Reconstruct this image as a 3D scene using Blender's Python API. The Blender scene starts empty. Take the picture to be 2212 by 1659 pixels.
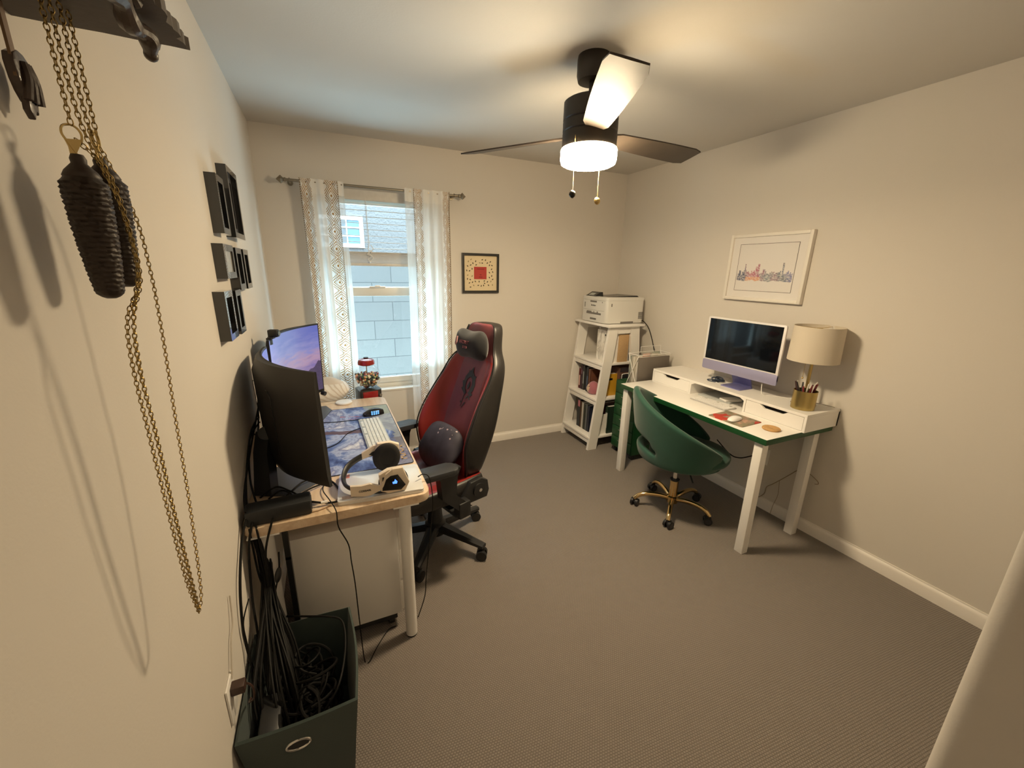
import bpy, bmesh, math, random
from mathutils import Vector, Matrix, Euler
PI = math.pi
rnd = random.Random(7)
SC = bpy.context.scene
COL = SC.collection

# ---------------------------------------------------------------- camera
cam_d = bpy.data.cameras.new('camera')
cam = bpy.data.objects.new('camera', cam_d); COL.objects.link(cam)
cam_d.sensor_fit = 'HORIZONTAL'; cam_d.sensor_width = 36.0
cam_d.lens = 875.594 / 2212 * 36.0
cam_d.clip_start = 0.02; cam_d.clip_end = 100
YAW, PITCH, ROLL = 0.431725, 0.273596, -0.019666
_f = Vector((math.sin(YAW)*math.cos(PITCH), math.cos(YAW)*math.cos(PITCH), -math.sin(PITCH)))
_r = Vector((math.cos(YAW), -math.sin(YAW), 0)); _d = _f.cross(_r)
_r2 = _r*math.cos(ROLL) + _d*math.sin(ROLL); _d2 = _d*math.cos(ROLL) - _r*math.sin(ROLL)
_m = Matrix((_r2, -_d2, -_f)).transposed().to_4x4(); _m.translation = (0, 0, 1.575)
cam.matrix_world = _m
SC.camera = cam

# ---------------------------------------------------------------- light and exposure
SC.view_settings.view_transform = 'Standard'; SC.view_settings.look = 'None'
SC.view_settings.gamma = 1.0; SC.view_settings.use_curve_mapping = False
SC.view_settings.exposure = 0.0
SC.cycles.use_denoising = True
SC.cycles.max_bounces = 10; SC.cycles.diffuse_bounces = 6; SC.cycles.transmission_bounces = 8
SC.cycles.transparent_max_bounces = 16
SC.cycles.sample_clamp_indirect = 6.0
SC.cycles.caustics_reflective = False; SC.cycles.caustics_refractive = False
LAMP_STRENGTH = 165.0; LAMP_COLOR = (1.0, 0.79, 0.50)
SKY_STRENGTH = 14.0; SKY_COLOR = (0.66, 0.86, 1.0)
HALL_POWER = 5.0
w = bpy.data.worlds.new('daylight'); SC.world = w; w.use_nodes = True
w.node_tree.nodes['Background'].inputs[0].default_value = (*SKY_COLOR, 1)
w.node_tree.nodes['Background'].inputs[1].default_value = SKY_STRENGTH
def lamp(name, kind, loc, power, color, size=0.1, rot=(0, 0, 0)):
    d = bpy.data.lights.new(name, kind); d.energy = power; d.color = color
    if kind == 'POINT': d.shadow_soft_size = size
    if kind == 'SUN': d.angle = size
    o = bpy.data.objects.new(name, d); o.location = loc; o.rotation_euler = rot; COL.objects.link(o); return o
# area lamp added out of view, standing in for bounce off sunlit ground
d_ = bpy.data.lights.new('ground_bounce_fill', 'AREA'); d_.shape = 'RECTANGLE'; d_.size = 2.6; d_.size_y = 0.7; d_.energy = 400.0; d_.color = (0.55, 0.85, 1.0)
o_ = bpy.data.objects.new('ground_bounce_fill', d_); o_.location = (0.42, 3.95, 0.05); o_.rotation_euler = (math.radians(-122), 0, 0); COL.objects.link(o_)
# unseen lamp added in the hallway behind the camera, brightens the jamb
lamp('hall_fill', 'POINT', (0.5, -0.75, 2.30), HALL_POWER, (1.0, 0.80, 0.58), 0.10)

# ---------------------------------------------------------------- room dimensions (metres)
XL, XR, YB, ZC = -0.333, 2.665, 3.319, 2.444
YF, YH = 0.110, -1.30            # room side of the front wall, end of the hallway
JX = 0.62                        # right jamb of the doorway the camera stands in

# ---------------------------------------------------------------- materials
def lin(h):
    h = h.lstrip('#'); c = [int(h[i:i+2], 16)/255 for i in (0, 2, 4)]
    return tuple(x/12.92 if x <= .04045 else ((x+.055)/1.055)**2.4 for x in c)
def col(c): return lin(c) if isinstance(c, str) else tuple(c)
MATS = {}
class NT:
    """small helper around one node tree"""
    def __init__(s, nt): s.nt = nt
    def n(s, t, **k):
        x = s.nt.nodes.new(t)
        for a, b in k.items(): setattr(x, a, b)
        return x
    def set(s, sock, v):
        if isinstance(v, bpy.types.NodeSocket): s.nt.links.new(v, sock)
        elif isinstance(v, (tuple, list)) and len(v) == 3 and sock.type == 'RGBA': sock.default_value = (*v, 1)
        else: sock.default_value = v
    def math(s, op, a, b=0.0, c=0.0, clamp=False):
        x = s.n('ShaderNodeMath', operation=op, use_clamp=clamp)
        for i, v in enumerate((a, b, c)): s.set(x.inputs[i], v)
        return x.outputs[0]
    def mix(s, f, a, b):
        x = s.n('ShaderNodeMix', data_type='RGBA'); s.set(x.inputs[0], f); s.set(x.inputs[6], a); s.set(x.inputs[7], b)
        return x.outputs[2]
    def coord(s, which='Object'): return s.n('ShaderNodeTexCoord').outputs[which]
    def xyz(s, v):
        x = s.n('ShaderNodeSeparateXYZ'); s.set(x.inputs[0], v); return x.outputs[0], x.outputs[1], x.outputs[2]
    def map(s, v, scale=(1, 1, 1), rot=(0, 0, 0), loc=(0, 0, 0)):
        x = s.n('ShaderNodeMapping'); s.set(x.inputs[0], v)
        x.inputs['Scale'].default_value = scale; x.inputs['Rotation'].default_value = rot; x.inputs['Location'].default_value = loc
        return x.outputs[0]
    def noise(s, v, scale=5, detail=3, rough=.5, dist=0.0, out=0):
        x = s.n('ShaderNodeTexNoise'); s.set(x.inputs['Vector'], v); x.inputs['Scale'].default_value = scale
        x.inputs['Detail'].default_value = detail; x.inputs['Roughness'].default_value = rough; x.inputs['Distortion'].default_value = dist
        return x.outputs[out]
    def ramp(s, f, stops, interp='LINEAR'):
        x = s.n('ShaderNodeValToRGB'); x.color_ramp.interpolation = interp; s.set(x.inputs[0], f)
        e = x.color_ramp.elements
        while len(e) < len(stops): e.new(0.5)
        for i, (p, c) in enumerate(stops): e[i].position = p; e[i].color = (*col(c), 1)
        return x.outputs[0]
    def step(s, a, b): return s.math('GREATER_THAN', a, b)
    def band(s, v, a, b): return s.math('MULTIPLY', s.math('GREATER_THAN', v, a), s.math('LESS_THAN', v, b))
    def bump(s, h, strength=.3, dist=.002):
        x = s.n('ShaderNodeBump'); x.inputs['Strength'].default_value = strength; x.inputs['Distance'].default_value = dist
        s.set(x.inputs['Height'], h); return x.outputs[0]
def mat(name, c='#808080', rough=.5, metal=0.0, spec=.5, coat=0.0, sheen=0.0, emit=None, estr=0.0, alpha=1.0, trans=0.0, fn=None,
        noise=0.0, nscale=40.0, bump=0.0, bscale=200.0, bdist=.002):
    if name in MATS: return MATS[name]
    m = bpy.data.materials.new(name); m.use_nodes = True; MATS[name] = m
    g = NT(m.node_tree); b = m.node_tree.nodes['Principled BSDF']
    c3 = col(c)
    b.inputs['Base Color'].default_value = (*c3, 1); b.inputs['Roughness'].default_value = rough
    b.inputs['Metallic'].default_value = metal; b.inputs['Specular IOR Level'].default_value = spec
    b.inputs['Coat Weight'].default_value = coat; b.inputs['Sheen Weight'].default_value = sheen
    b.inputs['Alpha'].default_value = alpha; b.inputs['Transmission Weight'].default_value = trans
    if emit: b.inputs['Emission Color'].default_value = (*col(emit), 1); b.inputs['Emission Strength'].default_value = estr
    if noise:
        f = g.noise(g.coord(), nscale, 4)
        a = tuple(max(0, x*(1-noise)) for x in c3); d = tuple(min(1, x*(1+noise)) for x in c3)
        g.set(b.inputs['Base Color'], g.mix(f, a, d))
    if bump:
        g.set(b.inputs['Normal'], g.bump(g.noise(g.coord(), bscale, 3), bump, bdist))
    if fn: fn(g, b)
    return m

# ---------------------------------------------------------------- mesh building
def T(x, y, z): return Matrix.Translation((x, y, z))
def R(a, ax): return Matrix.Rotation(a, 4, ax)
class MB:
    def __init__(s): s.bm = bmesh.new(); s.mi = 0; s.uv = None
    def _m(s, faces):
        for f in faces: f.material_index = s.mi
    def box(s, c, size, bev=0.0, M=None, seg=2):
        r = bmesh.ops.create_cube(s.bm, size=1.0); vs = r['verts']
        bmesh.ops.scale(s.bm, vec=size, verts=vs)
        fs = list({f for v in vs for f in v.link_faces}); s._m(fs)
        if bev > 0:
            es = list({e for v in vs for e in v.link_edges})
            rb = bmesh.ops.bevel(s.bm, geom=es, offset=min(bev, min(size)*.49), segments=seg, affect='EDGES', profile=.5, clamp_overlap=True)
            s._m(rb['faces']); vs = list({v for f in rb['faces'] for v in f.verts} | {v for v in vs if v.is_valid})
        X = T(*c) @ M if M is not None else T(*c)
        bmesh.ops.transform(s.bm, matrix=X, verts=vs); return s
    def mm(s, lo, hi, bev=0.0, seg=2):
        return s.box([(a+b)/2 for a, b in zip(lo, hi)], [abs(b-a) for a, b in zip(lo, hi)], bev, None, seg)
    def loft(s, rings, closed=True, capa=True, capb=True, mats=None):
        V = [[s.bm.verts.new(p) for p in r] for r in rings]; n = len(V[0]); fs = []
        for a, b in zip(V[:-1], V[1:]):
            for i in range(n if closed else n-1):
                j = (i+1) % n
                try:
                    f = s.bm.faces.new((a[i], a[j], b[j], b[i])); f.material_index = mats[i] if mats else s.mi; fs.append(f)
                except ValueError: pass
        for flag, ring in ((capa, V[0][::-1]), (capb, V[-1])):
            if flag and closed:
                try: f = s.bm.faces.new(ring); f.material_index = s.mi
                except ValueError: pass
        return V
    def frame(s, d):
        d = Vector(d).normalized(); u = Vector((0, 0, 1)) if abs(d.z) < .9 else Vector((1, 0, 0))
        a = d.cross(u).normalized(); return a, d.cross(a).normalized()
    def cyl(s, p0, p1, r0, r1=None, n=16, capa=True, capb=True):
        r1 = r0 if r1 is None else r1; p0, p1 = Vector(p0), Vector(p1); a, b = s.frame(p1-p0)
        s.loft([[p + (a*math.cos(t*2*PI/n) + b*math.sin(t*2*PI/n))*r for t in range(n)] for p, r in ((p0, r0), (p1, r1))], True, capa, capb); return s
    def lathe(s, prof, c=(0, 0, 0), n=32, M=None, capa=False, capb=False):
        rings = [[(r*math.cos(t*2*PI/n), r*math.sin(t*2*PI/n), z) for t in range(n)] for r, z in prof]
        X = T(*c) @ (M if M is not None else Matrix())
        s.loft([[X @ Vector(p) for p in r] for r in rings], True, capa, capb); return s
    def path(s, pts, k=6):
        P = [Vector(p) for p in pts]
        if len(P) < 3 or k < 2: return P
        out = []
        for i in range(len(P)-1):
            p0, p1, p2, p3 = P[max(i-1, 0)], P[i], P[i+1], P[min(i+2, len(P)-1)]
            for q in range(k):
                t = q/k; out.append(.5*((2*p1) + (p2-p0)*t + (2*p0-5*p1+4*p2-p3)*t*t + (3*p1-p0-3*p2+p3)*t**3))
        return out + [P[-1]]
    def tube(s, pts, r, n=8, k=6, cap=True, rf=None, sx=1.0):
        P = s.path(pts, k); rings = []; a = None
        for i, p in enumerate(P):
            d = (P[min(i+1, len(P)-1)] - P[max(i-1, 0)])
            if d.length < 1e-9: continue
            d.normalize()
            if a is None: a, b = s.frame(d)
            a = (a - d*a.dot(d)).normalized(); b = d.cross(a)
            rr = r if rf is None else r*rf(i/(len(P)-1))
            rings.append([p + a*math.cos(2*PI*t/n)*rr*sx + b*math.sin(2*PI*t/n)*rr for t in range(n)])
        s.loft(rings, True, cap, cap); return s
    def ring(s, c, R_, r, M=None, N=24, n=8, sx=1.0, sy=1.0):
        X = T(*c) @ (M if M is not None else Matrix()); V = []
        for i in range(N):
            t = 2*PI*i/N; u = Vector((math.cos(t)*sx, math.sin(t)*sy, 0))
            V.append([s.bm.verts.new(X @ (u*R_ + (Vector((math.cos(t), math.sin(t), 0))*math.cos(2*PI*j/n) + Vector((0, 0, 1))*math.sin(2*PI*j/n))*r)) for j in range(n)])
        for i in range(N):
            for j in range(n):
                f = s.bm.faces.new((V[i][j], V[(i+1) % N][j], V[(i+1) % N][(j+1) % n], V[i][(j+1) % n])); f.material_index = s.mi
        return s
    def prism(s, poly, z0, z1, M=None, bev=0.0):
        X = M if M is not None else Matrix()
        lo = [s.bm.verts.new(X @ Vector((x, y, z0))) for x, y in poly]; hi = [s.bm.verts.new(X @ Vector((x, y, z1))) for x, y in poly]
        n = len(poly); fs = [s.bm.faces.new(lo[::-1]), s.bm.faces.new(hi)]
        for i in range(n): fs.append(s.bm.faces.new((lo[i], lo[(i+1) % n], hi[(i+1) % n], hi[i])))
        s._m(fs)
        if bev > 0:
            es = list({e for f in fs[:2] for e in f.edges}); rb = bmesh.ops.bevel(s.bm, geom=es, offset=bev, segments=2, affect='EDGES', profile=.5, clamp_overlap=True); s._m(rb['faces'])
        return s
    def sphere(s, c, r, sc=(1, 1, 1), u=16, v=10, M=None):
        X = T(*c) @ (M if M is not None else Matrix()) @ Matrix.Diagonal((*sc, 1))
        res = bmesh.ops.create_uvsphere(s.bm, u_segments=u, v_segments=v, radius=r, matrix=X)
        s._m({f for q in res['verts'] for f in q.link_faces}); return s
    def grid(s, fn, nu, nv, skip=None):
        if s.uv is None: s.uv = s.bm.loops.layers.uv.verify()
        V = [[s.bm.verts.new(fn(i/nu, j/nv)) for i in range(nu+1)] for j in range(nv+1)]
        for j in range(nv):
            for i in range(nu):
                if skip and skip(i, j): continue
                f = s.bm.faces.new((V[j][i], V[j][i+1], V[j+1][i+1], V[j+1][i])); f.material_index = s.mi
                for l, (a, b) in zip(f.loops, ((i, j), (i+1, j), (i+1, j+1), (i, j+1))): l[s.uv].uv = (a/nu, b/nv)
        return s
    def build(s, name, mats, parent=None, smooth=35, loc=None, rot=None, fixn=True):
        if fixn: bmesh.ops.recalc_face_normals(s.bm, faces=s.bm.faces[:])
        me = bpy.data.meshes.new(name); s.bm.to_mesh(me); s.bm.free()
        for m in (mats if isinstance(mats, (list, tuple)) else [mats]): me.materials.append(m)
        if smooth:
            me.polygons.foreach_set('use_smooth', [True]*len(me.polygons)); me.set_sharp_from_angle(angle=math.radians(smooth))
        o = bpy.data.objects.new(name, me); COL.objects.link(o)
        if parent is not None: o.parent = parent
        if loc is not None: o.location = loc
        if rot is not None: o.rotation_euler = rot
        return o
def mod_subsurf(o, lv=1):
    m = o.modifiers.new('smooth', 'SUBSURF'); m.levels = lv; m.render_levels = lv; return o
def mod_solid(o, t, off=0.0):
    m = o.modifiers.new('thickness', 'SOLIDIFY'); m.thickness = t; m.offset = off; return o
def tag(o, label, cat, group=None, kind=None):
    if label: o['label'] = label
    if cat: o['category'] = cat
    if group: o['group'] = group
    if kind: o['kind'] = kind
    return o
def thing(name, label, cat, loc=(0, 0, 0), rz=0.0, group=None):
    o = bpy.data.objects.new(name, None); COL.objects.link(o); o.location = loc; o.rotation_euler = (0, 0, rz)
    o.empty_display_size = .05
    return tag(o, label, cat, group)
def struct(o): o['kind'] = 'structure'; return o
def copy_tree(o, parent=None):
    c = o.copy(); COL.objects.link(c)
    if parent is not None: c.parent = parent
    for ch in [x for x in COL.objects if x.parent == o]: copy_tree(ch, c)
    return c
def text(name, body, size, m, parent, M, depth=.0006, sx=1.0, align='CENTER'):
    cu = bpy.data.curves.new(name, 'FONT'); cu.body = body; cu.size = size; cu.extrude = depth; cu.align_x = align; cu.align_y = 'CENTER'
    cu.resolution_u = 3
    t = bpy.data.objects.new('tmp', cu); COL.objects.link(t)
    dg = bpy.context.evaluated_depsgraph_get(); me = bpy.data.meshes.new_from_object(t.evaluated_get(dg))
    bpy.data.objects.remove(t); bpy.data.curves.remove(cu)
    me.transform(M @ Matrix.Diagonal((sx, 1, 1, 1))); me.materials.clear(); me.materials.append(m); me.name = name
    o = bpy.data.objects.new(name, me); COL.objects.link(o); o.parent = parent; return o
def frameM(xa, ya, o=(0, 0, 0)):
    """matrix whose local x and y axes are xa, ya"""
    xa = Vector(xa).normalized(); ya = Vector(ya).normalized(); za = xa.cross(ya)
    m = Matrix((xa, ya, za)).transposed().to_4x4(); m.translation = o; return m
def rrect(w_, h_, r, n=5):
    P = []
    for cx, cy, a0 in ((w_/2-r, h_/2-r, 0), (-w_/2+r, h_/2-r, PI/2), (-w_/2+r, -h_/2+r, PI), (w_/2-r, -h_/2+r, 1.5*PI)):
        P += [(cx + r*math.cos(a0+PI/2*i/n), cy + r*math.sin(a0+PI/2*i/n)) for i in range(n+1)]
    return P

# common materials
M_WALL = mat('wall_paint', (.66, .62, .565), .85, spec=.2, bump=.12, bscale=160)
M_CEIL = mat('ceiling_paint', (.58, .555, .515), .9, spec=.15, bump=.18, bscale=120)
M_TRIM = mat('trim_paint', (.84, .80, .75), .45)
M_WHITE = mat('white_lacquer', (.82, .80, .77), .35)
M_WMETAL = mat('white_metal', (.80, .78, .75), .4)
M_BLACK = mat('black_plastic', (.012, .012, .013), .45)
M_BLKG = mat('black_gloss', (.01, .01, .011), .2)
M_CABLE = mat('black_cable', (.006, .0055, .005), .6, spec=.2)
M_BRASS = mat('brass', (.55, .40, .16), .32, metal=1.0)
M_CHROME = mat('chrome', (.75, .74, .72), .15, metal=1.0)
M_PAPER = mat('paper', (.82, .80, .76), .8)
# ================================================================= the room
def carpet(g, b):
    v = g.map(g.coord('Object'), rot=(0, 0, .08))
    br = g.n('ShaderNodeTexBrick', offset=.5); g.set(br.inputs['Vector'], g.map(v, (1, 1, 1)))
    br.inputs['Scale'].default_value = 1.0; br.inputs['Brick Width'].default_value = .0100; br.inputs['Row Height'].default_value = .0080
    br.inputs['Mortar Size'].default_value = .0026; br.inputs['Mortar Smooth'].default_value = 1.0
    br.inputs['Color1'].default_value = (1, 1, 1, 1); br.inputs['Color2'].default_value = (.9, .9, .9, 1); br.inputs['Mortar'].default_value = (0, 0, 0, 1)
    fine = g.noise(v, 420, 2); big = g.noise(v, 2.2, 3)
    h = g.math('ADD', br.outputs['Color'], g.math('MULTIPLY', fine, .5))
    c = g.mix(g.math('MULTIPLY', h, .72), (.145, .123, .107), (.30, .260, .228))
    c = g.mix(g.math('MULTIPLY', big, .35), c, (.225, .194, .169))
    g.set(b.inputs['Base Color'], c); g.set(b.inputs['Normal'], g.bump(h, .7, .003))
M_CARPET = mat('loop_carpet', (.2, .16, .13), .95, spec=.1, sheen=.15, fn=carpet)
o = struct(MB().mm((XL, YH, -.06), (XR, YB, 0)).build('floor', M_CARPET, smooth=0))
o = struct(MB().mm((XL-.12, YH-.1, ZC), (XR+.12, YB+.14, ZC+.1)).build('ceiling', M_CEIL, smooth=0))
struct(MB().mm((XL-.12, YH-.1, -.06), (XL, YB+.14, ZC)).build('wall_left', M_WALL, smooth=0))
struct(MB().mm((XR, YF-.13, -.06), (XR+.12, YB+.14, ZC)).build('wall_right', M_WALL, smooth=0))
# back wall with the window opening (drywall returns, no casing)
WX0, WX1, WZ0, WZ1 = -.05, .90, .615, 2.10
wb = MB()
wb.mm((XL, YB, -.06), (WX0, YB+.14, ZC)); wb.mm((WX1, YB, -.06), (XR, YB+.14, ZC))
wb.mm((WX0, YB, -.06), (WX1, YB+.14, WZ0)); wb.mm((WX0, YB, WZ1), (WX1, YB+.14, ZC))
struct(wb.build('wall_back', M_WALL, smooth=0))
# front wall: its bull-nosed end is the right jamb of the doorway
r_ = .022; poly = [(XR, YF), (JX+r_, YF)]
poly += [(JX+r_ - r_*math.sin(a), YF-r_ + r_*math.cos(a)) for a in [PI/2*i/8 for i in range(9)]][1:]
poly += [(JX+r_ - r_*math.cos(a), YF-.13+r_ - r_*math.sin(a)) for a in [PI/2*i/8 for i in range(9)]]
poly += [(XR, YF-.13)]
struct(MB().prism(poly, -.06, ZC).build('wall_front', M_WALL))
struct(MB().mm((XL, YF-.13, 2.06), (JX+.03, YF, ZC)).build('trim_1', M_WALL, smooth=0))
# hallway the camera stands in
struct(MB().mm((XL-.1, YH-.1, -.06), (1.9, YH, ZC)).build('wall_hall', M_WALL, smooth=0))
struct(MB().mm((1.6, YH, -.06), (1.72, YF-.13, ZC)).build('wall_hall_right', M_WALL, smooth=0))
# baseboards
def baseboard(name, p0, p1, nrm):
    p0, p1, nrm = Vector(p0), Vector(p1), Vector(nrm); prof = [(0, 0), (.014, 0), (.014, .055), (.010, .066), (.005, .072), (.004, .080), (0, .080)]
    m = MB(); m.loft([[p + nrm*a + Vector((0, 0, z)) for a, z in prof] for p in (p0, p1)]); return struct(m.build(name, M_TRIM, smooth=25))
baseboard('baseboard_right', (XR, YF, 0), (XR, YB, 0), (-1, 0, 0))
baseboard('baseboard_back', (XL, YB, 0), (XR, YB, 0), (0, -1, 0))
baseboard('baseboard_left', (XL, YH, 0), (XL, YB, 0), (1, 0, 0))
baseboard('baseboard_front', (JX+.03, YF, 0), (XR, YF, 0), (0, 1, 0))

# ---- window: single-hung, almond vinyl frame
M_VINYL = mat('window_vinyl', (.74, .72, .66), .4)
def glassfn(g, b):
    nt = g.nt; out = nt.nodes['Material Output']; tr = g.n('ShaderNodeBsdfTransparent'); gl = g.n('ShaderNodeBsdfGlossy'); gl.inputs['Roughness'].default_value = .02
    tr.inputs[0].default_value = (.93, .96, .97, 1); mx = g.n('ShaderNodeMixShader'); fr = g.n('ShaderNodeFresnel'); fr.inputs[0].default_value = 1.35
    g.set(mx.inputs[0], g.math('MULTIPLY', fr.outputs[0], .6)); nt.links.new(tr.outputs[0], mx.inputs[1]); nt.links.new(gl.outputs[0], mx.inputs[2]); nt.links.new(mx.outputs[0], out.inputs[0])
M_GLASS = mat('window_glass', fn=glassfn)
win = bpy.data.objects.new('window_1', None); COL.objects.link(win); win.location = (0, 0, 0); struct(win)
f = MB(); y0, y1 = YB+.085, YB+.14
f.mm((WX0, y0, WZ0), (WX0+.045, y1, WZ1), .004); f.mm((WX1-.045, y0, WZ0), (WX1, y1, WZ1), .004)
f.mm((WX0, y0, WZ0), (WX1, y1, WZ0+.045), .004); f.mm((WX0, y0, WZ1-.045), (WX1, y1, WZ1), .004)
struct(f.build('window_frame', M_VINYL, win))
def sash(name, z0, z1, y, rail0, rail1):
    s = MB(); s.mm((WX0+.04, y, z0), (WX0+.075, y+.03, z1), .003); s.mm((WX1-.075, y, z0), (WX1-.04, y+.03, z1), .003)
    s.mm((WX0+.04, y, z0), (WX1-.04, y+.03, z0+rail0), .003); s.mm((WX0+.04, y, z1-rail1), (WX1-.04, y+.03, z1), .003)
    a = struct(s.build(name, M_VINYL, win))
    g_ = MB().mm((WX0+.07, y+.012, z0+rail0-.004), (WX1-.07, y+.017, z1-rail1+.004)); struct(g_.build('window_pane', M_GLASS, a, smooth=0)); return a
sash('window_sash', 1.385, WZ1-.04, YB+.105, .045, .04)
lo_s = sash('window_sash', WZ0+.04, 1.425, YB+.075, .045, .065)
k = MB(); k.mm((.33, YB+.060, 1.424), (.45, YB+.080, 1.436), .004); k.mm((.37, YB+.052, 1.428), (.41, YB+.066, 1.444), .004); struct(k.build('window_latch', M_TRIM, lo_s))
struct(MB().mm((WX0-.0, YB-.004, WZ0-.018), (WX1+.0, YB+.09, WZ0+.002), .006).build('window_sill', M_WALL, win))

# ---- outside: block wall, neighbour's stucco house
def cmu(g, b):
    v = g.map(g.coord('Object'), loc=(.13, 0, 0)); x, y, z = g.xyz(v)
    cv = g.n('ShaderNodeCombineXYZ'); g.set(cv.inputs[0], x); g.set(cv.inputs[1], z)
    br = g.n('ShaderNodeTexBrick', offset=.5); g.set(br.inputs['Vector'], cv.outputs[0]); br.inputs['Scale'].default_value = 1
    br.inputs['Brick Width'].default_value = .406; br.inputs['Row Height'].default_value = .203; br.inputs['Mortar Size'].default_value = .0045; br.inputs['Mortar Smooth'].default_value = .4
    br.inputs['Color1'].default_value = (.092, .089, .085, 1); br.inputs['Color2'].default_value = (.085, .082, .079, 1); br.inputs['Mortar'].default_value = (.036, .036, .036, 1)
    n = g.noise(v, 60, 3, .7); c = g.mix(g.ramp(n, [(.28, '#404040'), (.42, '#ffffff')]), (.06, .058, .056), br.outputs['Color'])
    g.set(b.inputs['Base Color'], c); g.set(b.inputs['Normal'], g.bump(n, .35, .006))
M_CMU = mat('concrete_block', (.55, .54, .52), .9, fn=cmu)
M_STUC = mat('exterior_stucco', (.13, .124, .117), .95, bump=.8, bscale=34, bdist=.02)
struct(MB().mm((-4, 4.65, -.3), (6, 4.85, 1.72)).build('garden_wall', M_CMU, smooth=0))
struct(MB().mm((-6, YB+.145, -.4), (9, 12, -.3)).build('ground_outside', mat('gravel', (.42, .38, .33), .95, bump=.5, bscale=60, bdist=.02), smooth=0))
nh = thing('neighbour_house', "pale stucco house wall seen through the window above the block wall", 'house', (0, 6.2, 0)); nh['kind'] = 'structure'
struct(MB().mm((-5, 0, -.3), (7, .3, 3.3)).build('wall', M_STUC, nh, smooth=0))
nw = MB(); nw.mm((-.12, -.03, 1.83), (.58, .01, 1.88)); nw.mm((-.12, -.03, 2.18), (.58, .01, 2.23)); nw.mm((.53, -.03, 1.88), (.58, .01, 2.18)); nw.mm((-.12, -.03, 1.88), (-.07, .01, 2.18))
nwf = struct(nw.build('window', M_TRIM, nh, smooth=0))
struct(MB().mm((-.07, -.012, 1.88), (.53, -.004, 2.18)).build('pane', mat('far_window_glass', (.10, .17, .22), .15), nwf, smooth=0))
mg = MB()
for x in (.20, .36): mg.mm((x, -.02, 1.88), (x+.016, -.0125, 2.18))
for z in (1.97, 2.08): mg.mm((-.07, -.022, z), (.53, -.0125, z+.014))
struct(mg.build('grille', M_TRIM, nwf, smooth=0))

# ================================================================= ceiling fan
FX, FY = 1.13, 1.69
M_FAN = mat('fan_bronze', (.030, .024, .019), .42, metal=.3)
M_BLADE = mat('fan_blade_wood', (.045, .033, .024), .5, spec=.38, coat=.05, noise=.3, nscale=14)
fan = thing('ceiling_fan', 'dark bronze three-blade ceiling fan with lit drum lamp', 'fan', (FX, FY, ZC))
m = MB(); m.lathe([(.001, 0), (.068, 0), (.070, -.012), (.070, -.07), (.064, -.092), (.030, -.096), (.001, -.096)]); m.build('canopy', M_FAN, fan)
m = MB(); m.cyl((0, 0, -.09), (0, 0, -.175), .016); m.lathe([(.001, -.135), (.030, -.138), (.036, -.15), (.036, -.175)]); m.build('downrod', M_FAN, fan)
m = MB(); m.lathe([(.036, -.160), (.105, -.162), (.118, -.170), (.119, -.238), (.116, -.242), (.119, -.246), (.119, -.282), (.116, -.286), (.119, -.290), (.119, -.346), (.113, -.350), (.001, -.350)]); m.build('motor_housing', M_FAN, fan)
def drumfn(k):
  def fn(g, b):
    nt = g.nt; out = nt.nodes['Material Output']; em = g.n('ShaderNodeEmission'); em.inputs[0].default_value = (*LAMP_COLOR, 1); em.inputs[1].default_value = LAMP_STRENGTH*k
    nt.links.new(em.outputs[0], out.inputs[0])
  return fn
M_DRUM = mat('lit_opal_glass', fn=drumfn(.82)); M_DRUMB = mat('lit_opal_glass_base', fn=drumfn(1.5))
m = MB(); m.lathe([(.121, -.349), (.1235, -.355), (.1235, -.392), (.119, -.407)], n=48); m.mi = 1; m.lathe([(.119, -.407), (.106, -.414), (.001, -.417)], n=48); m.build('lamp_shade', [M_DRUM, M_DRUMB], fan)
def blade_mb():
    b_ = MB(); L0, L1 = .10, .665; st = []
    for i in range(13):
        t = i/12; x = L0 + (L1-L0)*t; wl = (.050+.018*math.sin(PI*min(t*1.2, 1)*.5)); wr = wl+.006*t
        if i == 0: wl = wr = .034
        if i == 12: wl -= .012; wr -= .012
        st.append([(x, wl, .003), (x, 0, .0042), (x, -wr, .003), (x, -wr, -.003), (x, 0, -.0038), (x, wl, -.003)])
    b_.loft(st); return b_
pb = None
for i, ang in enumerate((5, 125, -115)):
    if pb is None: pb = blade_mb().build('blade', M_BLADE, fan)
    o = pb if i == 0 else pb.copy()
    if i: COL.objects.link(o)
    o.location = (0, 0, -.292); o.rotation_euler = (R(math.radians(ang), 'Z') @ R(math.radians(-13), 'X')).to_euler()
def bead_chain(p0, p1, n): 
    c_ = MB(); p0, p1 = Vector(p0), Vector(p1); c_.cyl(p0, p1, .0008, n=5)
    for i in range(n): c_.sphere(p0.lerp(p1, i/(n-1)), .0017, u=6, v=4)
    return c_
c1_ = bead_chain((-.116, -.068, -.325), (-.116, -.069, -.535), 70).build('pull_chain', M_BRASS, fan)
m = MB(); m.sphere((-.116, -.069, -.550), .0145, u=20, v=14); m.ring((-.116, -.069, -.550), .0148, .0018, R(PI/2, 'X') @ R(.4, 'Y')); m.build('pull_ball', mat('dark_ball', (.02, .018, .016), .25, metal=.4), c1_)
c2_ = bead_chain((.0, -.088, -.415), (.0, -.090, -.555), 50).build('pull_chain', M_BRASS, fan)
m = MB(); m.sphere((.0, -.090, -.570), .013, u=20, v=14); m.ring((.0, -.090, -.570), .0135, .002, R(PI/2, 'X')); m.build('pull_ball', M_BRASS, c2_)

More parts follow.
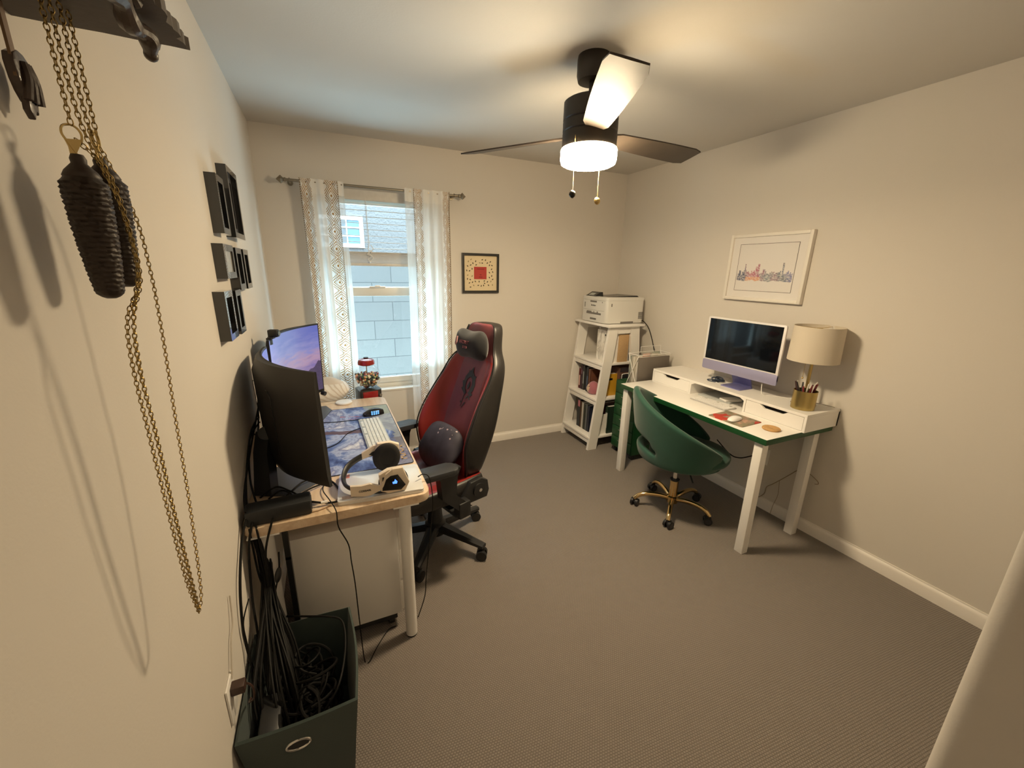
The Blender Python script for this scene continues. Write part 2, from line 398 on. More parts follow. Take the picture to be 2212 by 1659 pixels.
# ================================================================= curtains, rod, blind
M_ROD = mat('antique_nickel', (.30, .26, .20), .35, metal=.8)
RY, RZ = YB-.085, 2.112
rod = thing('curtain_rod', 'thin nickel curtain rod with pyramid ends above the window', 'curtain rod', (.43, RY, RZ))
MB().cyl((-.585, 0, 0), (.575, 0, 0), .009, n=16).build('pole', M_ROD, rod)
for sx in (-1, 1):
    q = MB(); x = sx*.58
    q.cyl((x, 0, 0), (x+sx*.012, 0, 0), .013); q.loft([[(x+sx*a, w_*c_, w_*s_) for c_, s_ in ((1, 0), (0, 1), (-1, 0), (0, -1))] for a, w_ in ((.012, .008), (.030, .026), (.056, .002))]); q.build('finial', M_ROD, rod, smooth=0)
for x in (-.56, .545):
    q = MB(); q.cyl((x, 0, -.004), (x, .085, -.004), .006); q.cyl((x, .078, -.004), (x, .085, -.004), .018); q.ring((x, 0, 0), .0115, .003, R(PI/2, 'Y')); q.build('bracket', M_ROD, rod)

def curtain_shader(name, bands):
    """bands: (u0,u1,kind) with kind edge / diamond / sheer / plain ; u runs over the flat cloth"""
    def fn(g, b):
        nt = g.nt; out = nt.nodes['Material Output']
        u, v, _ = g.xyz(g.coord('UV')); H = 1.94
        ink = 0.0; edge = 0.0; sheer = 0.0
        for u0, u1, kd in bands:
            inb = g.band(u, u0, u1)
            if kd == 'diamond':
                s = g.math('DIVIDE', g.math('SUBTRACT', u, (u0+u1)/2), (u1-u0)/2)         # -1..1
                t = g.math('SUBTRACT', g.math('FRACT', g.math('MULTIPLY', v, H/.112)), .5)
                a_ = g.math('ABSOLUTE', s); d = g.math('ADD', a_, g.math('MULTIPLY', g.math('ABSOLUTE', t), 2.0))
                l = g.math('ADD', g.band(d, .80, .93), g.band(d, .52, .62))
                l = g.math('ADD', l, g.math('LESS_THAN', d, .17)); l = g.math('ADD', l, g.band(d, 1.12, 1.24)); l = g.math('ADD', l, g.band(d, 1.42, 1.52))
                ink = g.math('ADD', ink, g.math('MULTIPLY', l, inb))
            elif kd == 'edge':
                dots = g.math('ADD', .75, g.math('MULTIPLY', .25, g.math('SINE', g.math('MULTIPLY', v, 900))))
                edge = g.math('ADD', edge, g.math('MULTIPLY', inb, dots))
            elif kd == 'sheer': sheer = g.math('ADD', sheer, inb)
        ink = g.math('MINIMUM', ink, 1.0)
        hem = g.math('GREATER_THAN', v, .955)
        c = g.mix(ink, (.93, .91, .87), (.40, .20, .045)); c = g.mix(edge, c, (.26, .17, .08))
        df = g.n('ShaderNodeBsdfDiffuse'); g.set(df.inputs[0], c); tl = g.n('ShaderNodeBsdfTranslucent'); g.set(tl.inputs[0], c)
        tr = g.n('ShaderNodeBsdfTransparent'); m1 = g.n('ShaderNodeMixShader'); m2 = g.n('ShaderNodeMixShader')
        weave = g.noise(g.map(g.coord('UV'), (260, 1700, 1)), 1, 1)
        g.set(m1.inputs[0], g.math('SUBTRACT', .50, g.math('MULTIPLY', hem, .2)))
        nt.links.new(df.outputs[0], m1.inputs[1]); nt.links.new(tl.outputs[0], m1.inputs[2])
        fac = g.math('ADD', g.math('MULTIPLY', sheer, .38), g.math('MULTIPLY', weave, .08))
        fac = g.math('MULTIPLY', fac, g.math('SUBTRACT', 1.0, g.math('MAXIMUM', ink, hem)))
        g.set(m2.inputs[0], fac); nt.links.new(m1.outputs[0], m2.inputs[1]); nt.links.new(tr.outputs[0], m2.inputs[2]); nt.links.new(m2.outputs[0], out.inputs[0])
    return mat(name, fn=fn)
def curtain(name, label, x0, x1, bands, folds, seed, zb):
    rr = random.Random(seed); ph = [rr.uniform(0, 6.28) for _ in range(6)]
    th = thing(name, label, 'curtain', ((x0+x1)/2, RY, zb), 0, 'patterned white curtains at the window'); W = x1-x0; H = RZ+.018-zb
    def fn(u, v):
        a = .018*(1-.35*v) ; top = max(0, (v-.93)/.07)
        x = (u-.5)*W + .008*math.sin(u*folds*4*PI+ph[0])*(1-v)
        y = a*math.sin(u*folds*2*PI + ph[1] + .5*math.sin(v*3+ph[2])) + .012*math.sin(u*folds*3.3*PI+ph[3]+v*2)*(1-v)
        y = y*(1-.55*top) - .016*top
        return (x + .01*(1-v)*math.sin(v*5+ph[4]), y, v*H)
    MB().grid(fn, 120, 60).build('cloth', curtain_shader('curtain_cloth_%d' % seed, bands), th, smooth=180, fixn=False)
    return th
curtain('window_curtain', 'white curtain panel at the left of the window, behind the gumball machine', -.075, .195,
        [(0, .03, 'edge'), (.03, .26, 'diamond'), (.55, .84, 'diamond'), (.84, .865, 'edge'), (.865, 1.01, 'sheer')], 5, 3, .16)
curtain('window_curtain', 'white curtain panel at the right of the window, behind the red gaming chair', .60, .935,
        [(-.01, .19, 'sheer'), (.19, .205, 'edge'), (.205, .38, 'diamond'), (.84, .975, 'diamond'), (.975, 1.01, 'edge')], 5, 11, .16)

M_BLIND = mat('blind_slat', (.66, .63, .58), .5, noise=.12, nscale=30)
bl = thing('window_blind', 'white horizontal slat blind pulled halfway down the window', 'blind', (.425, YB+.035, 1.585))
MB().mm((-.455, -.03, .475), (.455, .02, .515), .004).mm((-.46, -.036, .452), (.46, -.030, .518), .003).build('headrail', M_BLIND, bl)
s_ = MB()
for i in range(8): s_.box((0, 0, .128 + i*.0435), (.90, .048, .003), 0, R(math.radians(4.5), 'X'))
s_.build('slats', M_BLIND, bl, smooth=0)
s_ = MB()
for i in range(17): s_.box((0, 0, .024+i*.0047), (.90, .050, .0032))
s_.build('slat_stack', M_BLIND, bl, smooth=0)
MB().mm((-.455, -.026, 0), (.455, .026, .021), .004).build('bottom_rail', M_BLIND, bl)
s_ = MB()
for x in (-.32, .32, -.09): s_.cyl((x, -.027, .02), (x, -.027, .49), .0011, n=6)
s_.build('ladder_cord', M_PAPER, bl)
s_ = MB(); s_.tube([(-.085, -.034, .48), (-.084, -.035, .3), (-.082, -.037, .16), (-.092, -.04, .12), (-.075, -.045, .105), (-.098, -.042, .085), (-.07, -.044, .07), (-.095, -.042, .05), (-.08, -.044, .035)], .0022, 6)
s_.tube([(-.07, -.034, .15), (-.055, -.042, .12), (-.09, -.046, .10), (-.06, -.044, .06), (-.088, -.046, .03)], .0022, 6); s_.sphere((-.082, -.045, .03), .007); s_.sphere((-.069, -.045, .10), .007); s_.build('pull_cord', M_PAPER, bl)
# ================================================================= left wall: cuckoo clock
M_DWOOD = mat('dark_carved_wood', (.050, .031, .022), .42, coat=.25, noise=.35, nscale=60, bump=.4, bscale=90, bdist=.003)
M_DWOOD2 = mat('clock_case_wood', (.060, .042, .030), .6, noise=.3, nscale=40, bump=.2, bscale=120)
CZ = 1.88
ck = thing('cuckoo_clock', 'dark carved wooden cuckoo clock high on the left wall', 'clock', (XL, .765, CZ))
XLc = XL
ck_x = lambda x: x-XLc
jr = random.Random(5); jag = [(.0, .082), (.04, .083), (.09, .081), (.13, .083), (.165, .082), (.188, .084)] + [(.183+jr.uniform(-.004, .004), .078-.0085*i+jr.uniform(-.002, .002)) for i in range(19)] + [(.186, -.082), (.13, -.083), (.0, -.082)]
MB().prism(jag, 0, .016).build('base_board', M_DWOOD2, ck, smooth=0)
MB().mm((0, -.085, .016), (.13, .085, .20), .004).build('case', M_DWOOD2, ck)
rf = MB(); rf.loft([[(0, -.13, .19), (0, 0, .32), (0, .13, .19), (0, .13, .205), (0, 0, .338), (0, -.13, .205)], [(.19, -.13, .19), (.19, 0, .32), (.19, .13, .19), (.19, .13, .205), (.19, 0, .338), (.19, -.13, .205)]]); rf.build('roof', M_DWOOD, ck, smooth=0)
br = MB(); br.tube([(.148, -.17, .006), (.142, -.10, -.010), (.150, -.05, -.006), (.146, -.015, -.018), (.154, .015, -.016), (.150, .036, -.030)], .0105, 10, 6, rf=lambda t: 1.25-.35*t+.18*math.sin(t*24))
br.tube([(.146, -.085, -.004), (.158, -.06, .006), (.160, -.03, -.002)], .007, 8); br.sphere((.150, .037, -.031), .0085, u=12, v=8); br.build('carved_branch', M_DWOOD, ck)
pn = MB(); pn.mm((.130, -.10, -.0), (.142, .10, .2), .004)
for q in range(7): pn.sphere((.146, -.09+q*.03, .03+.02*math.sin(q*2)), .018, (.4, 1, 1.4), 10, 6)
pn.build('carved_front', M_DWOOD, ck)
# pendulum with leaf bob
pe = MB().box((.020, .010, -.0), (.003, .010, .16)).build('pendulum_rod', mat('stained_rod', (.16, .09, .04), .5), ck, loc=(0, 0, -.01))
LS = Matrix.Diagonal((.8, .62, .62, 1)); lf = MB(); lf.prism([(-.026, -.04), (-.030, -.055), (-.026, -.085), (-.018, -.105), (-.006, -.120), (.008, -.125), (.022, -.112), (.030, -.090), (.030, -.06), (.022, -.042), (.008, -.032), (-.008, -.030)], -.007, .007, frameM((0, 1, 0), (0, 0, 1), (.022, 0, 0)), .003)
for a in (-.014, .002, .017): lf.tube([(.030, a*.4, -.05), (.033, a*.8, -.08), (.030, a*1.3, -.118)], .006, 8)
lf.prism([(-.012, -.105), (-.016, -.135), (-.004, -.150), (.004, -.128), (.012, -.138), (.018, -.118), (.016, -.104)], -.005, .005, frameM((0, 1, 0), (0, 0, 1), (.024, 0, 0)), .002)
bmesh.ops.transform(lf.bm, matrix=T(0, .022, -.030) @ LS, verts=lf.bm.verts[:]); lf.build('pendulum_leaf', M_DWOOD, pe)
M_CHAIN = mat('clock_chain_brass', (.32, .22, .08), .38, metal=1.0)
def chain(name, pts, parent, loc0, pitch=.0068, r=.00075):
    b_ = MB(); P = b_.path(pts, 10); d = [0]
    for a, c in zip(P[:-1], P[1:]): d.append(d[-1]+(c-a).length)
    n = int(d[-1]/pitch); i = 0; up = None
    for k_ in range(n):
        s0 = (k_+.5)*pitch
        while i < len(d)-2 and d[i+1] < s0: i += 1
        t = (s0-d[i])/max(1e-9, d[i+1]-d[i]); p = P[i].lerp(P[i+1], t) - loc0; dr = (P[i+1]-P[i]).normalized()
        sd = dr.cross(Vector((1, 0, 0))).normalized()
        if k_ % 2: sd = (sd + dr.cross(sd)*1.2).normalized()
        b_.ring(p, .0036, r, frameM(dr, sd), 10, 4, 1.25, .72)
    return b_.build(name, M_CHAIN, parent, smooth=60)
c0 = Vector((XL, .765, CZ))
chain('chain', [(-.26, .732, 1.885), (-.26, .733, 1.81), (-.26, .734, 1.733)], ck, c0)
chain('chain', [(-.26, .800, 1.885), (-.26, .801, 1.82), (-.26, .802, 1.742)], ck, c0)
chain('chain', [(-.26, .755, 1.885), (-.259, .757, 1.75), (-.240, .764, 1.65), (-.235, .764, 1.56), (-.252, .762, 1.50), (-.26, .764, 1.428), (-.26, .768, 1.323), (-.26, .767, 1.2), (-.26, .771, 1.071), (-.26, .775, .978), (-.26, .776, .965)], ck, c0)
chain('chain', [(-.26, .779, 1.885), (-.259, .779, 1.75), (-.243, .770, 1.66), (-.238, .769, 1.57), (-.255, .770, 1.50), (-.262, .772, 1.42), (-.262, .773, 1.323), (-.262, .772, 1.2), (-.262, .774, 1.071), (-.262, .776, .970)], ck, c0)
chain('chain', [(-.262, .742, 1.722), (-.244, .770, 1.68), (-.240, .775, 1.56), (-.258, .760, 1.50), (-.26, .745, 1.439), (-.26, .744, 1.332), (-.26, .746, 1.204), (-.26, .752, 1.062), (-.26, .769, .983), (-.261, .777, .962)], ck, c0)
chain('chain', [(-.26, .803, 1.727), (-.258, .834, 1.690), (-.255, .858, 1.650), (-.254, .868, 1.615), (-.254, .872, 1.57), (-.254, .872, 1.523), (-.256, .868, 1.431), (-.26, .862, 1.312), (-.26, .844, 1.176), (-.26, .820, 1.054), (-.26, .800, .985), (-.26, .778, .968)], ck, c0)
# pine cone weights
def cone_mb():
    b_ = MB(); N = 54; Z = 72; rings = []
    for j in range(Z+1):
        t = j/Z; z = -.150*t
        r = .0228*(1-.40*t**2.0)
        if t > .93: r *= math.sqrt(max(.0, 1-((t-.93)/.075)**2))
        if t < .06: r = .0165 + .0063*t/.06
        ring_ = []
        for i in range(N):
            a = 2*PI*i/N; on = 1 if .03 < t < .97 else 0; w = 1 + on*(.060*math.sin(2*PI*(j/3.0 + .16*math.sin(a*6+int(j/3)*1.3) + .10*math.sin(a*13))) + .012*math.sin(a*17))
            ring_.append((r*w*math.cos(a), r*w*math.sin(a), z))
        rings.append(ring_)
    b_.loft(rings)
    b_.lathe([(.001, .026), (.006, .025), (.008, .020), (.0075, .015), (.0155, .006), (.0185, .000), (.0165, -.006), (.010, -.009)], n=20)
    return b_
M_CONE = mat('cast_iron_cone', (.030, .019, .013), .5, metal=.25, noise=.3, nscale=90)
def hook(parent, shiny):
    h = MB(); prof = [(.007, .040), (.0085, .048), (.006, .055), (.0, .058), (-.007, .055), (-.009, .047), (-.006, .039), (-.003, .032), (.001, .024)]
    h.tube([(0, a, z) for a, z in prof], .0022, 6, 4, sx=.6)
    h.prism([(-.008, .041), (.008, .043), (.004, .034), (-.001, .024), (-.006, .024), (-.006, .033)], -.0012, .0012, frameM((0, 1, 0), (0, 0, 1)))
    return h.build('hook', M_BRASS, parent, rot=(0, 0, -1.05))
w1 = thing('pinecone_weight', 'pinecone clock weight nearer the camera, under the bright brass hook', 'clock weight', (-.262, .736, 1.678), 0, 'pinecone weights of the cuckoo clock')
cone_mb().build('cone', M_CONE, w1, smooth=50); hook(w1, 1)
w2 = copy_tree(w1); w2.location = (-.266, .812, 1.690); w2['label'] = 'pinecone clock weight farther from the camera, half hidden behind the other'
w2.rotation_euler = (0, 0, 1.0)

# seven black shadow-box frames
M_FRAME = mat('black_frame', (.010, .010, .010), .26, coat=1.0)
M_FMAT = mat('frame_inner', (.075, .075, .078), .5)
M_FGLASS = mat('frame_glass', (.01, .012, .014), .06, coat=.5)
M_ART = mat('silver_art', (.55, .52, .46), .35, metal=.6, noise=.5, nscale=60)
def shadow_box(label, y0, y1, z0, z1, art=None):
    t = thing('picture_frame', label, 'picture frame', (XL, (y0+y1)/2, (z0+z1)/2), 0, 'black shadow-box frames on the left wall')
    hy, hz, d, fw = (y1-y0)/2, (z1-z0)/2, .034, .022
    f = MB(); f.mm((0, -hy, -hz), (d, -hy+fw, hz)); f.mm((0, hy-fw, -hz), (d, hy, hz)); f.mm((0, -hy+fw, -hz), (d, hy-fw, -hz+fw)); f.mm((0, -hy+fw, hz-fw), (d, hy-fw, hz))
    f.build('frame', M_FRAME, t, smooth=0)
    MB().mm((.001, -hy+fw, -hz+fw), (.014 if art is None else .028, hy-fw, hz-fw)).build('mount', M_FMAT if art is None else art, t, smooth=0)
    iw = .022
    if art is None and hy-fw-iw > .012: MB().mm((.014, -hy+fw+iw, -hz+fw+iw), (.016, hy-fw-iw, hz-fw-iw)).build('photo', M_FGLASS, t, smooth=0)
FD = .034
shadow_box('tall black shadow-box frame, upper row, nearer the clock', 1.823, 1.950, 1.682, 1.879)
shadow_box('tallest black shadow-box frame, upper row, nearer the window', 2.055, 2.285, 1.682, 1.952)
shadow_box('small black shadow-box frame with a silver picture, start of the middle row', 1.755, 1.935, 1.527, 1.645, M_ART)
shadow_box('black shadow-box frame in the centre of the middle row', 1.985, 2.115, 1.478, 1.641)
shadow_box('black shadow-box frame ending the middle row by the window', 2.165, 2.295, 1.474, 1.641)
shadow_box('black shadow-box frame, bottom row, nearer the clock chains', 1.648, 1.785, 1.322, 1.488)
shadow_box('black shadow-box frame, bottom row, nearer the monitors', 1.845, 1.955, 1.318, 1.482)

# framed print on the back wall
M_CREAM = mat('cream_print', (.70, .58, .38), .8)
M_RED = mat('red_square', (.42, .045, .035), .75)
M_DOT = mat('dark_dot', (.055, .04, .022), .8)
M_DOT2 = mat('olive_dot', (.30, .25, .12), .8)
px_, pz_, pw, ph_ = 1.215, 1.545, .325, .318
bp = thing('framed_print', 'square black-framed print with a red centre right of the window', 'picture', (px_, YB, pz_))
f = MB(); fw = .019
f.mm((-pw/2, -.022, -ph_/2), (-pw/2+fw, 0, ph_/2)); f.mm((pw/2-fw, -.022, -ph_/2), (pw/2, 0, ph_/2)); f.mm((-pw/2+fw, -.022, -ph_/2), (pw/2-fw, 0, -ph_/2+fw)); f.mm((-pw/2+fw, -.022, ph_/2-fw), (pw/2-fw, 0, ph_/2)); f.build('frame', M_FRAME, bp, smooth=0)
MB().mm((-pw/2+fw, -.010, -ph_/2+fw), (pw/2-fw, -.002, ph_/2-fw)).build('print', M_CREAM, bp, smooth=0)
MB().mm((-.058, -.0108, -.048), (.053, -.0098, .052)).build('red_panel', M_RED, bp, smooth=0)
sp = MB(); spot = [(348,455),(425,395),(325,590),(415,560),(480,505),(560,445),(575,552),(300,720),(380,730),(455,670),(325,860),(455,885),(318,970),(398,990),(375,1090),(465,1068),(548,1045),(405,1215),(500,1165),(660,1048),(635,1165),(755,395),(755,495),(850,405),(905,490),(995,452),(970,555),(1045,560),(1035,672),(1070,755),(970,775),(1040,875),(970,925),(1070,980),(818,1030),(910,1055),(825,1100),(795,1165),(725,1180),(942,1158),(1065,1150),(1015,1045),(683,490)]
for i, (x, y) in enumerate(spot):
    sp.mi = 1 if i in (0, 1, 10, 11, 18, 41, 42, 40) else 0
    X = (x-705)/1090*pw; Z = -(y-800)/1180*ph_ ; a = rnd.uniform(0, PI)
    M = T(X, -.0102, Z) @ R(PI/2, 'X') @ R(a, 'Z')
    sp.prism([(.0068*math.cos(q*PI/4), .0044*math.sin(q*PI/4)) for q in range(8)], 0, .0006, M)
    sp.prism([(.0105*math.cos(q*PI/3), .0016*math.sin(q*PI/3)) for q in range(6)], 0, .0005, M @ R(.5, 'Z'))
sp.build('leaf_spots', [M_DOT, M_DOT2], bp, smooth=0)
wr = MB()
for z, w_ in ((.034, .032), (-.012, .008), (-.030, .016)): wr.mm((-w_, -.0114, z-.003), (w_, -.0107, z+.003))
wr.build('writing', mat('dark_red_ink', (.20, .02, .018), .8), bp, smooth=0)

# ================================================================= left desk
DZ = .71
def woodfn(g, b):
    v = g.map(g.coord('Object'), (14, 1.2, 14)); n = g.noise(v, 3.0, 5, .6, .6)
    g.set(b.inputs['Base Color'], g.ramp(n, [(.30, (.58, .41, .26)), (.55, (.70, .54, .38)), (.75, (.76, .62, .47))]))
M_OAK = mat('pale_oak', '#c8a070', .34, coat=.15, fn=woodfn)
DX0, DX1, DY0, DY1 = XL+.003, .318, 1.445, 2.825
dk = thing('computer_desk', 'pale oak-topped desk with white round legs along the left wall', 'desk', ((DX0+DX1)/2, (DY0+DY1)/2, 0))
MB().prism(rrect(DX1-DX0, DY1-DY0, .045, 6), DZ-.034, DZ, None, .003).build('tabletop', M_OAK, dk)
for x in (.218, -.268):
    for y in (1.492, 2.775):
        q = MB(); X, Y = x-(DX0+DX1)/2, y-(DY0+DY1)/2
        q.cyl((X, Y, .008), (X, Y, DZ-.04), .0245, n=24); q.mi = 1; q.cyl((X, Y, 0), (X, Y, .008), .0235, n=24); q.mi = 0; q.mm((X-.05, Y-.05, DZ-.040), (X+.05, Y+.05, DZ-.034), .002); q.build('leg', [M_WMETAL, M_BLACK], dk)
# drawer unit
du = thing('drawer_unit', 'white drawer unit standing under the left desk, side panel toward the camera', 'drawer unit', (-.005, 1.76, 0))
MB().mm((-.215, -.21, .075), (.195, .21, .565), .003).build('body', M_WHITE, du)
for i in range(3):
    z = .085+i*.16; d_ = MB().mm((.196, -.20, z), (.214, .20, z+.152), .003).build('drawer', M_WHITE, du)
    MB().cyl((.225, -.07, z+.12), (.225, .07, z+.12), .005).build('handle', M_CHROME, d_)
q = MB(); q.mm((-.195, -.19, .035), (.175, .19, .075))
for x in (-.17, .15):
    for y in (-.165, .165): q.cyl((x-.012, y, .024), (x+.012, y, .024), .024)
q.build('caster_base', M_BLACK, du)
bar = MB(); bar.box((-.206, 1.468, .337), (.018, .022, .674)); bar.mm((-.215, 1.457, .55), (-.197, 1.458, .56))
tag(bar.build('metal_bar', mat('black_bar', (.016, .015, .014), .35, metal=.3)), 'narrow black metal bar upright beside the rear leg of the left desk', 'metal bar')
# low cabinet behind the desk, carrying pillow and gumball machine
lc = thing('side_cabinet', 'low white cabinet hidden behind the far end of the left desk', 'cabinet', (.0, 3.03, 0))
MB().mm((-.31, -.17, .05), (.325, .17, .607), .004).build('body', M_WHITE, lc); MB().mm((-.29, -.15, 0), (.30, .15, .05)).build('plinth', M_WHITE, lc)

# ---- curved monitors
def screenfn(g, b):
    u, v, _ = g.xyz(g.coord('UV')); n = g.noise(g.map(g.coord('UV'), (2.2, 7, 1)), 2.2, 4, .55, .3)
    t = g.math('ADD', v, g.math('MULTIPLY', g.math('SUBTRACT', n, .5), .55))
    sky = g.ramp(t, [(.10, '#4c3a6c'), (.35, '#8d78b4'), (.52, '#c29dba'), (.68, '#8f8fd0'), (.90, '#6a74c8')])
    sky = g.mix(g.math('MULTIPLY', g.math('SUBTRACT', 1.0, u), .55), sky, lin('#aab4d4'))
    hn = g.noise(g.map(g.coord('UV'), (9, 0, 1)), 1.3, 5, .6)
    hill = g.math('LESS_THAN', v, g.math('ADD', g.math('MULTIPLY', g.math('SUBTRACT', u, .42), .62), g.math('MULTIPLY', hn, .20)))
    hc = g.mix(g.noise(g.map(g.coord('UV'), (26, 40, 1)), 1, 4), (.055, .04, .10), (.13, .09, .17))
    c = g.mix(hill, sky, hc)
    b.inputs['Base Color'].default_value = (.01, .01, .01, 1); g.set(b.inputs['Emission Color'], c); b.inputs['Emission Strength'].default_value = .80
M_SCREEN = mat('screen_picture', (.01, .01, .01), .25, fn=screenfn)
M_MBACK = mat('monitor_shell', (.016, .014, .013), .5)
M_STAND = mat('stand_plate', (.055, .06, .072), .5)
def curved(label, A, B, z0, z1, sag, basepts, lean, flip):
    """monitor whose chord runs A->B in plan; the back bulges to the left of A->B"""
    A, B = Vector((*A, 0)), Vector((*B, 0)); ch = B-A; c = ch.length; d = ch.normalized(); n = Vector((-d.y, d.x, 0))
    t = thing('curved_monitor', label, 'monitor', ((A+B)/2)); O = (A+B)/2
    Rr = (c*c/4+sag*sag)/(2*sag); half = math.asin(c/2/Rr)
    def P(s, off, z):           # s in -1..1 along the arc, off outward (back)
        a = s*half; p = d*(Rr*math.sin(a)) + n*((Rr)*(math.cos(a)-math.cos(half)))
        p = p + (n*math.cos(a)+d*math.sin(a))*off
        k_ = (z-z0)/(z1-z0); return p + Vector((0, 0, z)) + n*lean*(k_-.5)
    N = 28; hs = MB(); rings = []
    for i in range(N+1):
        s = -1+2*i/N; th = .014+.030*math.exp(-(s/.55)**4)
        zs = [(0, z0), (th*.6, z0), (th, z0+.05), (th, z1-.05), (th*.55, z1-.004), (th*.5, z1), (0, z1)]
        rings.append([P(s, o_, z) for o_, z in zs])
    hs.loft(rings); hs.build('housing', M_MBACK, t, smooth=40)
    bz = MB(); e = .006
    bz.loft([[P(-1+2*i/N, -.004, z0), P(-1+2*i/N, .002, z0), P(-1+2*i/N, .002, z1), P(-1+2*i/N, -.004, z1)] for i in range(N+1)]); bz.build('bezel', M_BLACK, t, smooth=40)
    sg = MB(); sg.grid(lambda u, v: P((-.975+1.95*(u if not flip else 1-u)), -.0052, z0+.018+(z1-z0-.026)*v), 28, 2)
    sg.build('screen', M_SCREEN, t, smooth=60, fixn=False)
    lg = MB()
    lg.tube([P(.35, .0445, z0+.10), P(.35, .0445, z1-.12), P(.30, .0445, z1-.095), P(-.30, .0445, z1-.095), P(-.35, .0445, z1-.12), P(-.35, .0445, z0+.10)], .0012, 6, 1)
    lg.build('back_panel_line', M_BLKG, t)
    # stand: plate, leaning neck, arm to the back of the panel
    pl = MB(); cx = sum(p[0] for p in basepts)/len(basepts); cy = sum(p[1] for p in basepts)/len(basepts)
    pl.prism([(x-O.x, y-O.y) for x, y in basepts], DZ, DZ+.010, None, .003); pl.build('stand_base', M_STAND, t)
    return t, n, d, O, P
mA, n_, d_, O_, P_ = curved('near curved black monitor, its back turned to the camera', (-.045, 1.520), (-.255, 2.110), .776, 1.222, .075, [(-.285, 1.665), (-.262, 1.905), (-.150, 1.865), (-.075, 1.70), (-.17, 1.615)], .012, False)
q = MB(); q.loft([[Vector(p) - O_ for p in r] for r in ([(-.315, 1.665, DZ+.01), (-.255, 1.64, DZ+.01), (-.235, 1.69, DZ+.01), (-.297, 1.715, DZ+.01)], [(-.313, 1.76, .86), (-.263, 1.735, .86), (-.240, 1.785, .86), (-.290, 1.81, .86)], [(-.300, 1.80, .93), (-.250, 1.775, .93), (-.225, 1.825, .93), (-.275, 1.85, .93)])]); q.build('stand_neck', M_BLACK, mA, smooth=20)
q = MB(); q.cyl(P_(0, .044, .93), Vector((-.262, 1.81, .90))-O_, .030, .024); q.build('stand_arm', M_BLACK, mA)
mB, n_, d_, O2_, P2_ = curved('far curved monitor showing a purple landscape, by the curtain', (-.258, 2.165), (-.052, 2.770), .806, 1.238, .07, [(-.24, 2.50), (-.09, 2.40), (-.02, 2.63), (-.05, 2.72), (-.20, 2.72)], -.006, False)
q = MB(); q.loft([[Vector(p) - O2_ for p in r] for r in ([(-.25, 2.58, DZ+.01), (-.19, 2.55, DZ+.01), (-.17, 2.61, DZ+.01), (-.23, 2.64, DZ+.01)], [(-.28, 2.58, .95), (-.22, 2.55, .95), (-.20, 2.61, .95), (-.26, 2.64, .95)])]); q.build('stand_neck', M_BLACK, mB, smooth=20)
q = MB(); q.cyl(P2_(0, .044, .95), Vector((-.238, 2.595, .93))-O2_, .03, .024); q.cyl(P2_(.93, -.006, .800), P2_(.93, -.03, .795), .014); q.build('stand_arm', M_CHROME if False else M_BLACK, mB)
wc = thing('webcam', 'small black webcam clipped on top of the far monitor', 'webcam', (-.235, 2.235, 1.236), math.radians(-21))
q = MB(); q.box((0, 0, .026), (.045, .032, .036), .006); q.mm((-.018, -.03, .0), (.0, .014, .010), .002); q.mm((-.022, -.034, -.03), (-.014, .012, .008), .002); q.build('body', M_BLACK, wc)
q = MB(); q.cyl((.022, 0, .026), (.027, 0, .026), .011, n=20); q.build('lens', mat('webcam_lens', (.05, .07, .08), .1, coat=.6), wc)

# ---- things on the left desk
def paintfn(g, b):
    v = g.coord('Object'); x, y, z = g.xyz(v)
    n = g.noise(g.map(v, (3.2, 2.4, 1), rot=(0, 0, .6)), 1.7, 7, .62, .55)
    c = g.ramp(n, [(.30, '#141b3c'), (.40, '#2c3f78'), (.47, '#5a72ac'), (.53, '#a4b2d2'), (.58, '#6470a0'), (.66, '#d8dce4'), (.76, '#7a6c90')])
    n2 = g.noise(g.map(v, (4, 2.2, 1), loc=(3, 1, 0)), 1.3, 5, .6, .8)
    green = g.math('MULTIPLY', g.math('GREATER_THAN', g.math('ADD', g.math('ADD', x, y), g.math('MULTIPLY', n2, .35)), .62), .8)
    c = g.mix(green, c, g.ramp(n2, [(.3, '#5c7048'), (.55, '#8f9f74'), (.7, '#d0cf9a')]))
    grey = g.math('MULTIPLY', g.math('GREATER_THAN', g.math('ADD', g.math('MULTIPLY', x, 2.4), g.math('ADD', g.math('MULTIPLY', y, .6), g.math('MULTIPLY', n2, .5))), .55), .65)
    c = g.mix(grey, c, lin('#8d918a'))
    # a long brown trunk across, and reddish strokes near the far end
    d = g.math('ABSOLUTE', g.math('ADD', g.math('ADD', y, -.02), g.math('ADD', g.math('MULTIPLY', x, .22), g.math('MULTIPLY', g.math('SUBTRACT', n, .5), .12))))
    c = g.mix(g.math('MULTIPLY', g.math('LESS_THAN', d, .022), g.math('LESS_THAN', x, .04)), c, lin('#5a4450'))
    n3 = g.noise(g.map(v, (3, 14, 1), loc=(1, 5, 0), rot=(0, 0, .12)), 2.2, 4, .5, .6)
    red = g.math('MULTIPLY', g.math('GREATER_THAN', n3, .57), g.math('MULTIPLY', g.band(y, .20, .32), g.band(x, -.09, .07)))
    c = g.mix(red, c, lin('#b04038'))
    dk_ = g.math('MULTIPLY', g.math('GREATER_THAN', g.math('SUBTRACT', x, g.math('MULTIPLY', y, .25)), .14), g.math('LESS_THAN', y, -.12))
    c = g.mix(g.math('MULTIPLY', dk_, .6), c, lin('#4a3a48'))
    g.set(b.inputs['Base Color'], c)
M_MAT = mat('printed_desk_mat', '#506090', .6, fn=paintfn)
dm = thing('desk_mat', 'large desk mat printed with a stormy blue painting', 'desk mat', (.112, 2.183, DZ))
MB().prism(rrect(.392, .90, .014), 0, .0035, None).build('mat', M_MAT, dm)
